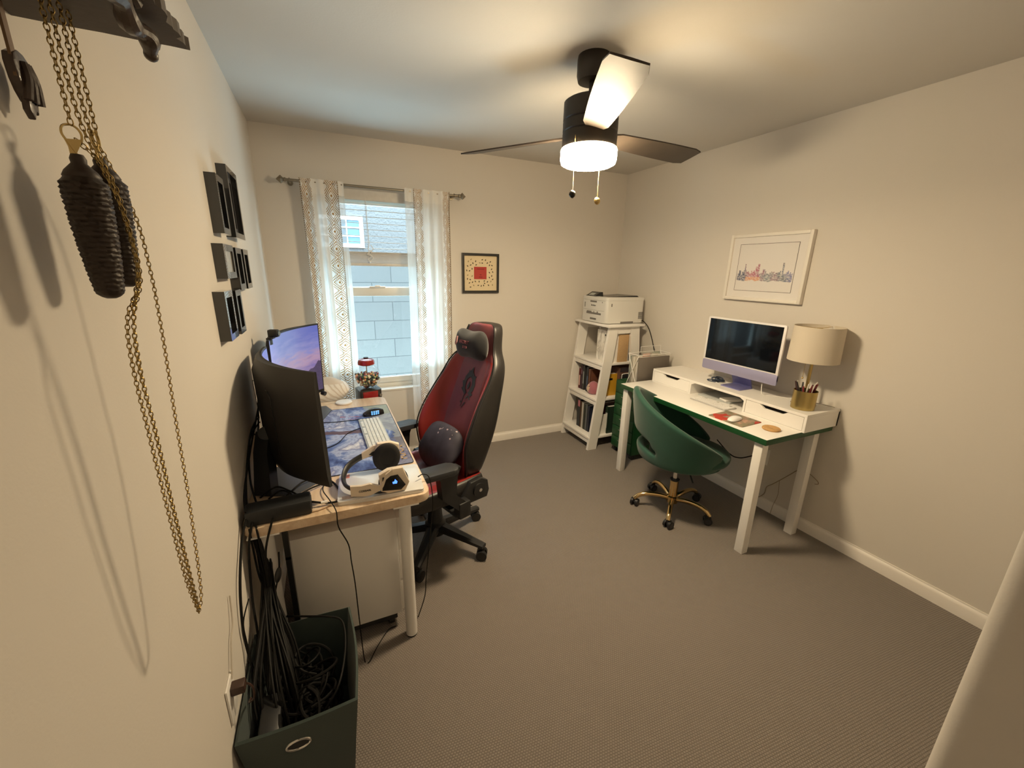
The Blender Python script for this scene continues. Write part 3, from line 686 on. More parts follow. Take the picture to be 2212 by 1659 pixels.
rr_ = rrect(.392, .90, .014); q = MB(); q.tube([(x, y, .0032) for x, y in rr_+rr_[:1]], .0018, 5, 1); q.build('stitched_edge', M_BLACK, dm)
q = MB()
for i in range(6): q.mm((.150, -.40+i*.028, .0035), (.176, -.40+i*.028+.008, .0040)); q.mm((.150+.018*(i % 2), -.40+i*.028, .0035), (.158+.018*(i % 2), -.40+i*.028+.022, .0040))
q.build('gold_lettering', mat('gold_print', (.40, .26, .10), .5), dm, smooth=0)

M_KEY = mat('keyboard_key', (.62, .66, .66), .5); M_KBODY = mat('keyboard_body', (.36, .40, .42), .4)
def keyboard(name, label, loc, rz, L, W, rows, h, cols=18, mk=M_KEY, mb=M_KBODY, tilt=.0):
    t = thing(name, label, 'keyboard', loc, rz)
    MB().box((0, 0, h/2), (W, L, h), .004, R(tilt, 'Y')).build('body', mb, t)
    k_ = MB(); gx = (W-.012)/rows; gy = (L-.010)/cols
    for r in range(rows):
        j = 0
        while j < cols:
            w_ = 4 if (r == rows-1 and j == 3) else (2 if (r in (2, 3) and j in (0, 12)) else 1)
            if (r == 0 and j in (1, 6, 11)) or (cols > 16 and j in (13,) and r in (3,)): j += 1; continue
            k_.box((( -W/2+.006+gx*(r+.5)), L/2-.005-gy*(j+w_/2), h+.0012), (gx*.84, gy*w_-gx*.14, .003), .0012, None, 1); j += w_
    k_.build('keys', mk, t, smooth=0); return t
keyboard('keyboard', 'pale slim keyboard with number pad on the blue desk mat', (.180, 2.158, DZ+.0035), math.radians(1.6), .425, .120, 6, .012, 20)
# gaming mouse with thumb keypad
gm = thing('gaming_mouse', 'black gaming mouse with lit thumb buttons on the blue desk mat', 'mouse', (.208, 2.462, DZ+.0035), math.radians(100))
q = MB(); st = []
for i in range(11):
    t = i/10; x = -.06+.12*t; wv = .034*math.sin(PI*(.12+.80*t))**.55; hv = .040*math.sin(PI*(.10+.72*(1-t)))**.8
    st.append([(wv*1.05*math.cos(a), x, max(0, hv*math.sin(a))) for a in [PI*k_/10 for k_ in range(11)]])
st = [[(p[0], p[1], p[2]) for p in r] for r in st]; q.loft(st); q.build('shell', M_BLKG, gm, smooth=60)
q = MB()
for i in range(4):
    for j in range(3): q.box((-.036+.002*abs(i-1.5), -.022+i*.0125, .012+j*.0085), (.004, .008, .006), .001)
q.build('thumb_buttons', mat('lit_buttons', (.02, .05, .1), .4, emit=(.15, .45, 1.0), estr=1.6), gm)
tag(MB().tube([(.195, 2.40, DZ+.006), (.10, 2.395, DZ+.006), (.0, 2.40, DZ+.006), (-.10, 2.42, DZ+.006), (-.15, 2.40, DZ+.004)], .002, 6).build('mouse_cable', M_CABLE), 'thin black cable of the gaming mouse crossing the desk mat', 'cable')
tag(MB().tube([(.118, 2.25, DZ+.008), (.05, 2.20, DZ+.006), (.0, 2.09, DZ+.006), (-.055, 2.04, DZ+.006), (-.14, 2.03, DZ+.004)], .002, 6).build('keyboard_cable', M_CABLE), 'thin black cable curving from the pale keyboard toward the near monitor', 'cable')
q = thing('wireless_charger', 'white round charging pad at the far end of the left desk', 'charging pad', (.056, 2.765, DZ))
MB().lathe([(.001, 0), (.047, 0), (.051, .003), (.051, .009), (.048, .012), (.001, .0125)], n=40).build('pad', mat('white_plastic', (.78, .79, .80), .35), q); 
MB().tube([(-.04, .0, .005), (-.08, .02, .004), (-.12, .015, .003)], .0018, 6).build('cord', M_WHITE, q)
# laptop
lp = thing('laptop', 'closed silver laptop at the near corner of the left desk', 'laptop', (.142, 1.585, DZ), math.radians(-4))
M_SILV = mat('silver_lid', (.74, .74, .74), .30, metal=.25)
MB().prism(rrect(.322, .228, .012), 0, .010, None, .002).build('base', M_SILV, lp); MB().prism(rrect(.322, .228, .012), .0108, .0165, None, .002).build('lid', M_SILV, lp)
for x, y, a, b_, r, c_ in ((-.135, .085, .03, .032, 0, '#c87868'), (-.125, -.088, .040, .024, .1, '#c8b4a4'), (-.085, -.080, .036, .030, -.1, '#8a7068'), (.055, -.074, .045, .035, .12, '#c8a890')): MB().box((x, y, .0168), (a, b_, .0006), 0, R(r, 'Z')).build('sticker', mat('sticker_'+c_[1:], c_, .5, noise=.35, nscale=70), lp, smooth=0)
q = MB(); q.box((.010, -.078, .0171), (.03, .022, .0006), 0, R(.3, 'Z')); q.build('sticker', mat('mint_sticker', (.55, .78, .74), .5), lp, smooth=0)
# headset
M_HSW = mat('headset_white', (.70, .60, .48), .45); M_PAD = mat('ear_pad', (.012, .011, .011), .85)
hs = thing('headset', 'white and black gaming headset lying on the silver laptop', 'headset', (.133, 1.585, DZ+.0165))
q = MB(); q.tube([(.02, .105, .085), (-.045, .098, .080), (-.105, .070, .060), (-.128, .02, .040), (-.125, -.035, .030), (-.098, -.072, .026), (-.05, -.09, .026)], .0135, 10, 8, sx=.55); hb = q.build('headband', M_BLACK, hs)
def arm(pts, z, nm):
    m_ = MB(); m_.loft([[Vector(p)+Vector((0, -.006, w_)) , Vector(p)+Vector((0, .006, w_)), Vector(p)+Vector((0, .006, -w_)), Vector(p)+Vector((0, -.006, -w_))] for p, w_ in pts]); return m_.build('arm', M_HSW, hs, smooth=20)
arm([((-.110, -.082, .026), .021), ((-.070, -.098, .027), .022), ((-.040, -.106, .032), .024), ((-.012, -.112, .034), .012), ((.0, -.115, .036), .006)], 0, '')
arm([((-.004, -.115, .034), .010), ((.008, -.117, .052), .010), ((.018, -.117, .078), .010), ((.045, -.112, .094), .010)], 0, '')
arm([((-.05, .095, .082), .014), ((.0, .105, .098), .020), ((.03, .108, .100), .018), ((.06, .108, .090), .010)], 0, '')
def cup(nm, y, dr, z):
    Mx = frameM((1, 0, 0), (0, 0, 1), (.050, y, z)) @ Matrix.Diagonal((1.16, 1.16, 1, 1)) if dr < 0 else frameM((-1, 0, 0), (0, 0, 1), (.050, y, z)) @ Matrix.Diagonal((1.16, 1.16, 1, 1))
    t = MB().prism([(-.045, -.030), (-.048, .032), (-.018, .046), (.030, .046), (.050, -.012), (.036, -.040), (-.020, -.042)], .0, .026, Mx, .006).build('ear_cup', M_HSW, hs)
    MB().prism([(-.040, -.026), (-.038, .022), (.012, .024), (.036, -.018), (.020, -.034)], .024, .029, Mx, .002).build('cap', M_BLKG, t)
    b_ = MB(); b_.ring((0, 0, -.014), .034, .016, Mx, 28, 10, 1.0, 1.2); 
    b_.mi = 0; b_.prism([(.034*math.cos(a*PI/8), .040*math.sin(a*PI/8)) for a in range(16)], -.012, .002, Mx); b_.build('ear_pad', M_PAD, t); return t, Mx
cp, Mx = cup('near', -.088, -1, .049)
MB().prism([(-.006, -.006), (.007, -.007), (.009, .0), (.002, .010), (-.001, .002), (-.007, .001)], .029, .0298, Mx).build('logo_light', mat('blue_led', (.02, .05, .3), .4, emit=(.06, .18, 1.0), estr=3.0), cp, smooth=0)
cup('far', .092, 1, .074)
text('maker_name', 'CORSAIR', .011, M_BLACK, hs, frameM((1, -.26, .12), (-.12, 0, 1), (-.060, -.1085, .029)))
q = MB(); q.tube([(.04, -.100, .012), (.0, -.103, .008), (-.03, -.100, .010)], .0045, 8); q.build('microphone', M_BLACK, hs)
tag(MB().tube([(.285, 1.53, DZ+.035), (.31, 1.545, DZ+.034), (.335, 1.545, DZ+.01), (.345, 1.54, DZ-.10), (.34, 1.58, .45), (.315, 1.60, .2), (.30, 1.58, .10), (.26, 1.56, .008)], .0022, 6).build('headset_cable', M_CABLE), 'black headset cable falling over the front edge of the left desk', 'cable')
# docking box, tray
ad = thing('docking_box', 'long black power box on the near edge of the left desk', 'power box', (-.215, 1.500, DZ), math.radians(3))
MB().box((0, 0, .028), (.205, .078, .056), .008).build('body', mat('box_black', (.012, .013, .015), .5), ad); MB().mm((.1026, -.025, .012), (.104, .025, .044), .001).build('port_panel', M_BLKG, ad)
tag(MB().lathe([(.001, 0), (.098, 0), (.102, .004), (.101, .007), (.001, .0072)], (-.115, 1.575, DZ), 48).build('round_board', M_OAK), 'thin round wooden board beside the silver laptop', 'board')
tag(MB().tube([(-.112, 1.502, DZ+.03), (-.06, 1.495, DZ+.016), (-.02, 1.505, DZ+.012), (-.012, 1.56, DZ+.012), (-.03, 1.64, DZ+.012), (-.06, 1.70, DZ+.014)], .004, 8).build('dock_cable', M_CABLE), 'thick black cable with a white collar from the power box', 'cable')
tag(MB().lathe([(.0062, -.011), (.0062, .011)], (-.07, 1.497, DZ+.020), 12, R(PI/2, 'Y'), True, True).build('cable_collar', M_WHITE), 'small white collar on the cable beside the power box', 'cable collar')
GC = 'loose black cables behind the near monitor'; LC = 'black cable looping behind the near monitor on the left desk'
for pts in ([(-.20, 1.60, DZ+.02), (-.15, 1.68, DZ+.025), (-.10, 1.72, DZ+.018), (-.06, 1.78, DZ+.01)], [(-.155, 1.57, DZ+.03), (-.11, 1.63, DZ+.02), (-.05, 1.67, DZ+.012)],
            [(-.31, 1.46, DZ+.06), (-.322, 1.56, .80), (-.318, 1.72, .87), (-.305, 1.86, .95), (-.29, 1.98, 1.03)], [(-.318, 1.52, DZ+.02), (-.325, 1.64, .82), (-.315, 1.78, .93), (-.30, 1.88, .96)],
            [(-.30, 1.60, DZ+.01), (-.322, 1.68, .79), (-.324, 1.80, .90), (-.30, 1.92, .93)], [(-.323, 2.2, 1.10), (-.325, 2.10, .93), (-.322, 1.98, .86), (-.315, 1.86, .90)],
            [(-.26, 1.60, DZ+.02), (-.22, 1.63, DZ+.03), (-.18, 1.58, DZ+.03), (-.20, 1.56, DZ+.01)], [(-.29, 1.62, DZ+.02), (-.24, 1.66, DZ+.034), (-.19, 1.62, DZ+.028), (-.16, 1.60, DZ+.012)]):
    tag(MB().tube(pts, .0035, 6).build('cable', M_CABLE), LC, 'cable', GC)

# ---- gumball machine and pillow
GX, GY, GZ = .232, 3.0, .607
gb = thing('gumball_machine', 'red-topped glass gumball machine beside the window curtain', 'gumball machine', (GX, GY, GZ), math.radians(12))
M_GRED = mat('red_enamel', (.28, .012, .012), .18, coat=.6)
q = MB(); q.mi = 0; q.prism(rrect(.152, .152, .02), 0, .125, None, .004); q.mi = 1; q.mm((-.060, -.079, .012), (.045, -.074, .118), .002); q.build('base', [mat('gum_base', (.08, .075, .07), .25, metal=.6), M_GRED], gb)
q = MB(); q.cyl((.06, -.076, .085), (.06, -.090, .085), .010); q.cyl((-.0, -.078, .045), (0, -.090, .045), .018); q.build('coin_mechanism', M_CHROME, gb)
def gg(g, b):
    nt = g.nt; out = nt.nodes['Material Output']; tr = g.n('ShaderNodeBsdfTransparent'); gl = g.n('ShaderNodeBsdfGlossy'); gl.inputs['Roughness'].default_value = .03
    mx = g.n('ShaderNodeMixShader'); lw = g.n('ShaderNodeLayerWeight'); lw.inputs[0].default_value = .25
    g.set(mx.inputs[0], g.math('MULTIPLY', lw.outputs['Facing'], .55)); nt.links.new(tr.outputs[0], mx.inputs[1]); nt.links.new(gl.outputs[0], mx.inputs[2]); nt.links.new(mx.outputs[0], out.inputs[0])
M_GGL = mat('clear_globe', fn=gg)
gr_ = .094; gc = .125+.088
q = MB(); q.lathe([(gr_*math.cos(a), gc + gr_*math.sin(a)) for a in [-1.15+2.15*i/20 for i in range(21)]], n=36); q.build('globe', M_GGL, gb)
q = MB(); q.lathe([(.001, .345), (.030, .344), (.052, .336), (.058, .322), (.059, .304), (.050, .298), (.020, .292), (.001, .291)]); q.mi = 1; q.cyl((0, 0, .344), (0, 0, .352), .016); q.build('lid', [M_GRED, M_BLACK], gb)
q = MB(); q.cyl((0, 0, .13), (0, 0, .30), .004); q.build('centre_rod', M_CHROME, gb)
q = MB(); cols = [mat('gum_'+str(i), c_, .3, coat=.3) for i, c_ in enumerate(('#e6dcc0', '#2c4c3a', '#94404c', '#e0a070', '#30343c', '#a8b880'))]
for i in range(420):
    while True:
        x, y, z = rnd.uniform(-.082, .082), rnd.uniform(-.082, .082), rnd.uniform(-.08, .018)
        if x*x+y*y+z*z < .080**2: break
    q.mi = rnd.randrange(6); q.sphere((x, y, gc+z), .0085, u=8, v=6)
gmb = q.build('gumballs', cols, gb); gmb['kind'] = 'stuff'
def pillowfn(g, b):
    x, y, z = g.xyz(g.coord('Object')); n = g.noise(g.coord('Object'), 7, 3)
    a = g.math('ADD', g.math('ARCTAN2', z, g.math('SUBTRACT', .20, x)), g.math('MULTIPLY', n, .25))
    s = g.math('FRACT', g.math('MULTIPLY', a, 8.0)); c = g.mix(g.math('MULTIPLY', g.band(s, .0, .36), .55), (.80, .77, .73), (.50, .41, .33))
    c = g.mix(g.math('GREATER_THAN', z, .185), c, (.66, .58, .50)); g.set(b.inputs['Base Color'], c)
pw_ = thing('throw_pillow', 'white throw pillow with brown stripes behind the far monitor', 'pillow', (-.055, 3.02, .609), math.radians(4))
q = MB(); N = 22
def pf(sgn):
    def fn(u, v):
        a, c_ = 2*u-1, 2*v-1; h = (max(0, (1-abs(a)**2.0))*max(0, (1-abs(c_)**2.0)))**.62
        return (a*.165*(1-.10*c_*c_), c_*.13*(1-.10*a*a), .110 + sgn*(.100*h) + .012*math.sin(a*5+c_*3)*h + .030*a*abs(a))
    return fn
q.grid(pf(1), N, N); q.grid(pf(-1), N, N); bmesh.ops.remove_doubles(q.bm, verts=q.bm.verts[:], dist=.0006); q.build('cover', mat('striped_linen', '#cfc6b8', .9, sheen=.3, fn=pillowfn), pw_, smooth=180)

# ================================================================= fabric bin with cables at the wall
M_BIN = mat('teal_fabric', (.034, .052, .047), .85, sheen=.2, bump=.3, bscale=500)
bn = thing('storage_bin', 'dark teal fabric storage bin full of cables on the floor', 'bin', (-.174, 1.18, 0))
def ringpts(z, sx, sy, bulge):
    P = []
    for (ax, ay), (bx, by) in (((-1, -1), (1, -1)), ((1, -1), (1, 1)), ((1, 1), (-1, 1)), ((-1, 1), (-1, -1))):
        for i in range(8):
            t = i/8; x = ax+(bx-ax)*t; y = ay+(by-ay)*t; bl_ = bulge*math.sin(PI*t)
            nx, ny = (0, ay) if ay == by else (ax, 0)
            if nx < 0: bl_ = 0
            P.append((sx*x + nx*bl_, sy*y + ny*bl_*.6, z))
    return P
q = MB(); oz = [(0.002, .118, .150, .0), (.05, .124, .158, .006), (.18, .136, .172, .010), (.30, .148, .182, .012), (.352, .153, .186, .012)]
rings = [ringpts(z, a, b_, c_) for z, a, b_, c_ in oz] + [ringpts(z, a-.006, b_-.006, c_) for z, a, b_, c_ in ((.356, .153, .186, .012), (.352, .152, .185, .012), (.30, .147, .181, .012), (.18, .135, .171, .010), (.03, .123, .157, .006))]
q.loft(rings); q.build('body', M_BIN, bn, smooth=50)
gr2 = MB(); gr2.ring((-.01, -.1875, .275), .030, .004, R(PI/2, 'X') @ R(.0, 'Z'), 28, 8, 1.0, .55); gr2.mi = 1; gr2.prism([(.028*math.cos(a*PI/10), .0155*math.sin(a*PI/10)) for a in range(20)], 0, .002, T(-.01, -.1865, .275) @ R(PI/2, 'X')); gr2.build('grommet', [M_CHROME, M_BLACK], bn)
for i in range(4):
    pass
pb_ = thing('power_adapter', 'black power adapter with a white label in the near end of the bin', 'power adapter', (-.262, 1.085, .205))
MB().box((0, 0, .055), (.055, .13, .11), .008, R(.10, 'Y')).build('body', M_BLACK, pb_); MB().box((.004, -.0655, .06), (.012, .001, .06), 0, R(.08, 'Y')).build('label', mat('grey_label', (.45, .45, .45), .6), pb_, smooth=0)
GB = 'black cables hanging from the desk into the bin'; LB = 'black cable hanging from the left desk down into the fabric bin'
for pts, r in (([(-.31, 1.46, .745), (-.322, 1.41, .70), (-.322, 1.30, .62), (-.323, 1.25, .52), (-.322, 1.24, .42), (-.30, 1.20, .28)], .0042), ([(-.295, 1.455, .73), (-.310, 1.43, .66), (-.318, 1.41, .55), (-.318, 1.38, .45), (-.300, 1.30, .34), (-.27, 1.22, .24)], .004),
               ([(-.285, 1.45, .72), (-.277, 1.43, .62), (-.272, 1.42, .50), (-.262, 1.36, .38), (-.22, 1.24, .26)], .0036), ([(-.232, 1.452, .735), (-.262, 1.425, .64), (-.271, 1.42, .54), (-.270, 1.40, .44), (-.25, 1.32, .34), (-.22, 1.22, .24)], .004),
               ([(-.30, 1.50, .66), (-.295, 1.47, .52), (-.285, 1.42, .42), (-.26, 1.30, .30)], .005), ([(-.28, 1.52, .66), (-.270, 1.47, .52), (-.262, 1.42, .42), (-.24, 1.28, .29)], .005), ([(-.315, 1.33, .53), (-.325, 1.27, .50), (-.325, 1.26, .44), (-.31, 1.22, .32)], .0022),
               ([(-.23, 1.445, .60), (-.236, 1.43, .53), (-.25, 1.42, .48), (-.265, 1.40, .42), (-.27, 1.30, .32)], .003), ([(-.305, 1.45, .71), (-.30, 1.44, .55), (-.282, 1.41, .44), (-.25, 1.26, .28)], .0035), ([(-.29, 1.48, .68), (-.275, 1.45, .50), (-.25, 1.39, .40), (-.20, 1.26, .27)], .0045)):
    tag(MB().tube(pts, r, 6).build('cable', M_CABLE), LB, 'cable', GB)
tag(MB().tube([(-.234, 1.432, .545), (-.240, 1.426, .52), (-.246, 1.421, .495)], .0095, 8, rf=lambda t: .5+.6*math.sin(PI*t)).build('inline_switch', M_BLACK), 'small black bulge on a cable in front of the rear desk leg', 'cable connector')
q = MB()
for i in range(46):
    a0 = rnd.uniform(0, 6.28); cx, cy, cz = rnd.uniform(-.25, -.13), rnd.uniform(1.06, 1.30), rnd.uniform(.10, .29); rx, ry = rnd.uniform(.04, .075), rnd.uniform(.045, .085)
    pts = [(max(-.318, min(-.045, cx+rx*math.cos(a0+t))), max(1.015, min(1.342, cy+ry*math.sin(a0+t))), max(.05, min(.335, cz+.05*math.sin(t*.7+i)))) for t in [k_*.6 for k_ in range(10)]]
    q.tube(pts, rnd.choice((.003, .004, .0045)), 6, 3)
for i in range(34):
    x, y = rnd.uniform(-.305, -.20), rnd.uniform(1.08, 1.28); tx = rnd.uniform(-.305, -.27)
    q.tube([(tx, rnd.uniform(1.47, 1.53), .655), (tx+.01, 1.45, .52), ((x+tx)/2, (y+1.42)/2+.05, .42), (x, y+.05, .345), (x+.02, y-.02, .24), (x+.03, y-.03, .10)], .0038, 6, 4)
tag(q.build('cable_tangle', M_CABLE), 'tangle of black cables filling the fabric bin', 'cables', None, 'stuff')
tag(MB().tube([(-.23, 1.40, .36), (-.15, 1.352, .372), (-.10, 1.33, .372), (-.05, 1.30, .36), (-.045, 1.20, .345), (-.07, 1.08, .335), (-.12, 1.05, .28)], .0036, 6).build('cable', M_CABLE), 'black cable arching over the right side of the fabric bin', 'cable')
tag(MB().tube([(-.06, 1.68, DZ+.012), (-.075, 1.60, DZ+.018), (-.05, 1.50, DZ+.02), (-.032, 1.436, DZ+.008), (-.030, 1.425, .66), (-.003, 1.42, .58), (.001, 1.42, .50), (.006, 1.42, .40), (.008, 1.44, .2), (.012, 1.43, .01), (.030, 1.42, .004), (.065, 1.475, .004), (.122, 1.545, .005), (.16, 1.552, .006)], .0022, 6).build('thin_cable', M_CABLE), 'thin black cable draped down the front of the white drawer unit', 'cable')
wo = thing('wall_outlet', 'white wall outlet with a brown plug beside the fabric bin', 'outlet', (XL, 1.06, .445))
MB().mm((0, -.036, -.058), (.006, .036, .058), .003).build('plate', M_WHITE, wo); q = MB().box((.022, .0, .028), (.034, .030, .026), .004).build('plug', mat('brown_plug', (.045, .022, .015), .5), wo)
MB().tube([(.038, .01, .022), (.050, .012, .0), (.048, .012, -.04), (.03, .03, -.07), (.028, .06, -.09)], .0028, 6).build('plug_cord', mat('brown_cord', (.05, .022, .014), .5), wo)
tag(MB().tube([(XL+.008, 1.075, .49), (XL+.007, 1.13, .56), (XL+.008, 1.17, .59), (XL+.006, 1.20, .66)], .0022, 6).build('white_wire', mat('off_white_cord', (.55, .50, .43), .6)), 'thin off-white wire running up the left wall from the outlet', 'wire')
# ================================================================= red and black gaming chair (faces -X, then turned)
M_CHB = mat('black_leather', (.014, .012, .011), .42, bump=.15, bscale=300)
M_CHR = mat('red_leather', (.26, .022, .018), .36, bump=.1, bscale=300)
M_CHD = mat('dusty_red_leather', (.20, .052, .058), .42, bump=.1, bscale=300)
M_CHP = mat('chair_piping', (.01, .008, .008), .6)
GA = 19
gch = thing('gaming_chair', 'red and black high-backed gaming chair at the left desk', 'chair', (.475, 2.075, 0), math.radians(GA))
def star_leg(ang, r, z0, z1, w0, w1, h0, h1):
    q = MB(); c_, s_ = math.cos(ang), math.sin(ang); st = []
    for t in (0, .25, .5, .75, 1):
        rr_ = .02+(r-.02)*t; z = z0+(z1-z0)*t; w_ = w0+(w1-w0)*t; h = h0+(h1-h0)*t
        st.append([(rr_*c_ - a*w_*s_, rr_*s_ + a*w_*c_, z+b_*h) for a, b_ in ((-1, -.6), (-1, .2), (-.5, .5), (.5, .5), (1, .2), (1, -.6))])
    q.loft(st); return q
def caster(ang, r, rad, parent, mt, mh, tw):
    x, y = r*math.cos(ang), r*math.sin(ang); ta = ang+tw; ax = Vector((-math.sin(ta), math.cos(ta), 0)); d = Vector((math.cos(ta), math.sin(ta), 0))*rad*.5
    q = MB(); c_ = Vector((x, y, rad)) - d*.6
    for s_ in (-1, 1): q.cyl(c_+ax*s_*rad*.30, c_+ax*s_*rad*.95, rad, n=20)
    q.mi = 1; q.cyl(c_+ax*rad*.96, c_+ax*rad*1.0, rad*.62, n=16); q.cyl(c_-ax*rad*.96, c_-ax*rad*1.0, rad*.62, n=16); q.cyl(Vector((x, y, rad*1.0)), Vector((x, y, rad*2.5)), rad*.28); q.loft([[c_+ax*a*rad*.28+Vector((0, 0, b_)) + d*e for a, b_, e in ((-1, .2*rad, -1.6), (1, .2*rad, -1.6), (1, 1.25*rad, .9), (-1, 1.25*rad, .9))], [c_+ax*a*rad*.28+Vector((0, 0, b_)) + d*e for a, b_, e in ((-1, .9*rad, -1.7), (1, .9*rad, -1.7), (1, 1.7*rad, .6), (-1, 1.7*rad, .6))]])
    return q.build('caster', [mt, mh], parent)
for i, a in enumerate((-50, 22, 94, 166, 238)):
    star_leg(math.radians(a-GA), .33, .125, .085, .036, .020, .035, .020).build('base_leg', M_BLACK, gch, smooth=20)
    caster(math.radians(a-GA), .325, .030, gch, M_BLACK, M_CHB, (.4, -.5, 1.2, .9, -.3)[i])
q = MB(); q.lathe([(.001, .07), (.058, .072), (.062, .085), (.060, .14), (.045, .15), (.040, .22), (.040, .29), (.028, .292), (.028, .355), (.001, .356)]); q.build('gas_column', M_BLACK, gch)
q = MB(); q.box((.01, 0, .362), (.26, .16, .045), .008); q.box((.03, -.13, .352), (.10, .12, .020), .004); q.cyl((.02, -.10, .352), (.03, -.26, .345), .007); q.build('tilt_mechanism', M_BLACK, gch)
# seat
def seat_ring(x, w_, z0, z1, bo):
    return [(x, y, z) for y, z in ((-w_*.92, z0), (-w_, z0+.03), (-w_, z1-.02+bo), (-w_*.93, z1+.012+bo), (-w_*.72, z1+bo*.6), (-w_*.60, z1-.004), (0, z1-.006), (w_*.60, z1-.004), (w_*.72, z1+bo*.6), (w_*.93, z1+.012+bo), (w_, z1-.02+bo), (w_, z0+.03), (w_*.92, z0))]
q = MB(); q.mi = 0
st = [seat_ring(x, w_, z0, z1, b_) for x, w_, z0, z1, b_ in ((-.335, .20, .435, .455, .0), (-.325, .235, .405, .468, .004), (-.27, .255, .385, .474, .010), (-.10, .27, .378, .470, .022), (.05, .275, .378, .466, .030), (.15, .265, .380, .462, .034), (.18, .24, .385, .455, .03))]
seat = q; seat.loft(st, mats=[0, 0, 0, 2, 2, 1, 1, 2, 2, 0, 0, 0, 0]); mod_subsurf(seat.build('seat', [M_CHB, M_CHD, M_CHR], gch, smooth=60), 2)
# backrest
prof = [(.44, .185, .115, .02), (.50, .23, .130, .07), (.58, .250, .150, .112), (.68, .258, .190, .160), (.78, .256, .226, .152), (.88, .240, .260, .120), (.98, .228, .293, .072), (1.04, .216, .311, .050), (1.085, .192, .324, .032), (1.12, .155, .335, .016), (1.17, .138, .345, .012), (1.225, .132, .356, .012), (1.262, .118, .364, .010), (1.282, .085, .372, .004)]
def back_ring(z, w_, x, bo, t=.088):
    lean = .0
    P = [(x+t*.95, -w_*.70), (x+t*.55, -w_*.97), (x-.0, -w_), (x-bo*.75, -w_*.985), (x-bo, -w_*.90), (x-bo*.80, -w_*.76), (x-.010, -w_*.56), (x-.018, 0), (x-.010, w_*.56), (x-bo*.80, w_*.76), (x-bo, w_*.90), (x-bo*.75, w_*.985), (x, w_), (x+t*.55, w_*.97), (x+t*.95, w_*.70), (x+t, 0)]
    return [(a, b_, z) for a, b_ in P]
q = MB(); q.loft([back_ring(*p) for p in prof], mats=[0, 0, 0, 0, 2, 2, 1, 1, 2, 2, 0, 0, 0, 0, 0, 0])
for f in q.bm.faces:
    c_ = f.calc_center_median()
    if c_.z > 1.095 and f.material_index in (1, 2): f.material_index = 1
    if .94 < c_.z < 1.13 and f.material_index == 2: f.material_index = 2
bk = q.build('backrest', [M_CHB, M_CHD, M_CHR, mat('orange_red_leather', (.42, .05, .018), .35)], gch, smooth=60); mod_subsurf(bk, 2)
q = MB()
for s_ in (-1, 1): q.tube([(x-bo*.85-.003, s_*w_*.962, z) for z, w_, x, bo in prof[:-1]], .0042, 6, 4)
q.build('piping', M_CHP, bk)
# crest on the backrest: open ring with horns, above a small stem
Mc = frameM((0, -1, 0), (.27, 0, 1), (.272, -.0, .925))
def crest():
    q = MB()
    outer = [(-.020, -.058), (-.050, -.030), (-.056, .010), (-.046, .050), (-.026, .074), (-.022, .094), (-.012, .082), (.010, .112), (.016, .080), (.034, .060), (.048, .064), (.044, .046), (.052, .010), (.046, -.022), (.034, -.034), (.050, -.044), (.030, -.058)]
    inner = [(-.006, -.040), (-.026, -.020), (-.030, .010), (-.024, .034), (-.010, .048), (-.006, .050), (-.002, .052), (.004, .052), (.010, .048), (.018, .040), (.022, .034), (.024, .024), (.026, .008), (.020, -.016), (.016, -.022), (.018, -.028), (.006, -.040)]
    n = len(outer); V = []
    for z in (0, .0012): V.append(([q.bm.verts.new(Mc @ Vector((x, y, z))) for x, y in outer], [q.bm.verts.new(Mc @ Vector((x, y, z))) for x, y in inner]))
    for i in range(n-1):
        q.bm.faces.new((V[1][0][i], V[1][0][i+1], V[1][1][i+1], V[1][1][i])); q.bm.faces.new((V[0][0][i+1], V[0][0][i], V[0][1][i], V[0][1][i+1]))
    q.prism([(-.004, -.022), (-.012, .0), (.004, .028), (.010, .004), (.002, -.018)], 0, .0012, Mc)
    for x0, y0, x1, y1, w_ in ((-.062, .02, -.050, -.012, .004), (-.060, -.022, -.046, -.036, .004), (-.022, -.058, -.030, -.128, .003), (.018, -.060, .036, -.076, .005), (.012, -.058, -.006, -.078, .005), (.004, -.096, -.022, -.132, .004), (-.040, -.098, -.032, -.106, .005)):
        d = Vector((x1-x0, y1-y0, 0)); nn = Vector((-d.y, d.x, 0)).normalized()*w_
        q.prism([(x0+nn.x, y0+nn.y), (x0-nn.x, y0-nn.y), (x1-nn.x*.4, y1-nn.y*.4), (x1+nn.x*.4, y1+nn.y*.4)], 0, .0012, Mc)
    return q
cr = crest()
# lie on the padded surface
for v in cr.bm.verts:
    z = v.co.z; zz = min(max(z, prof[0][0]), prof[-1][0])
    for a, b_ in zip(prof[:-1], prof[1:]):
        if a[0] <= zz <= b_[0]: t = (zz-a[0])/(b_[0]-a[0]); xs = a[2]+(b_[2]-a[2])*t; ws = a[1]+(b_[1]-a[1])*t; break
    v.co.x += (xs - .0195 + .008*min(1, abs(v.co.y)/(ws*.56))) - (.272 + (z-.925)*.27) 
cr.build('crest', mat('charcoal_print', (.035, .042, .045), .6), bk, smooth=0)
# slots in the side wings
q = MB()
q.box((.168, .205, .865), (.012, .022, .070), .005, R(.27, 'Y') @ R(.5, 'Z') @ R(.5, 'X'))
q.build('wing_slot', M_CHP, bk)
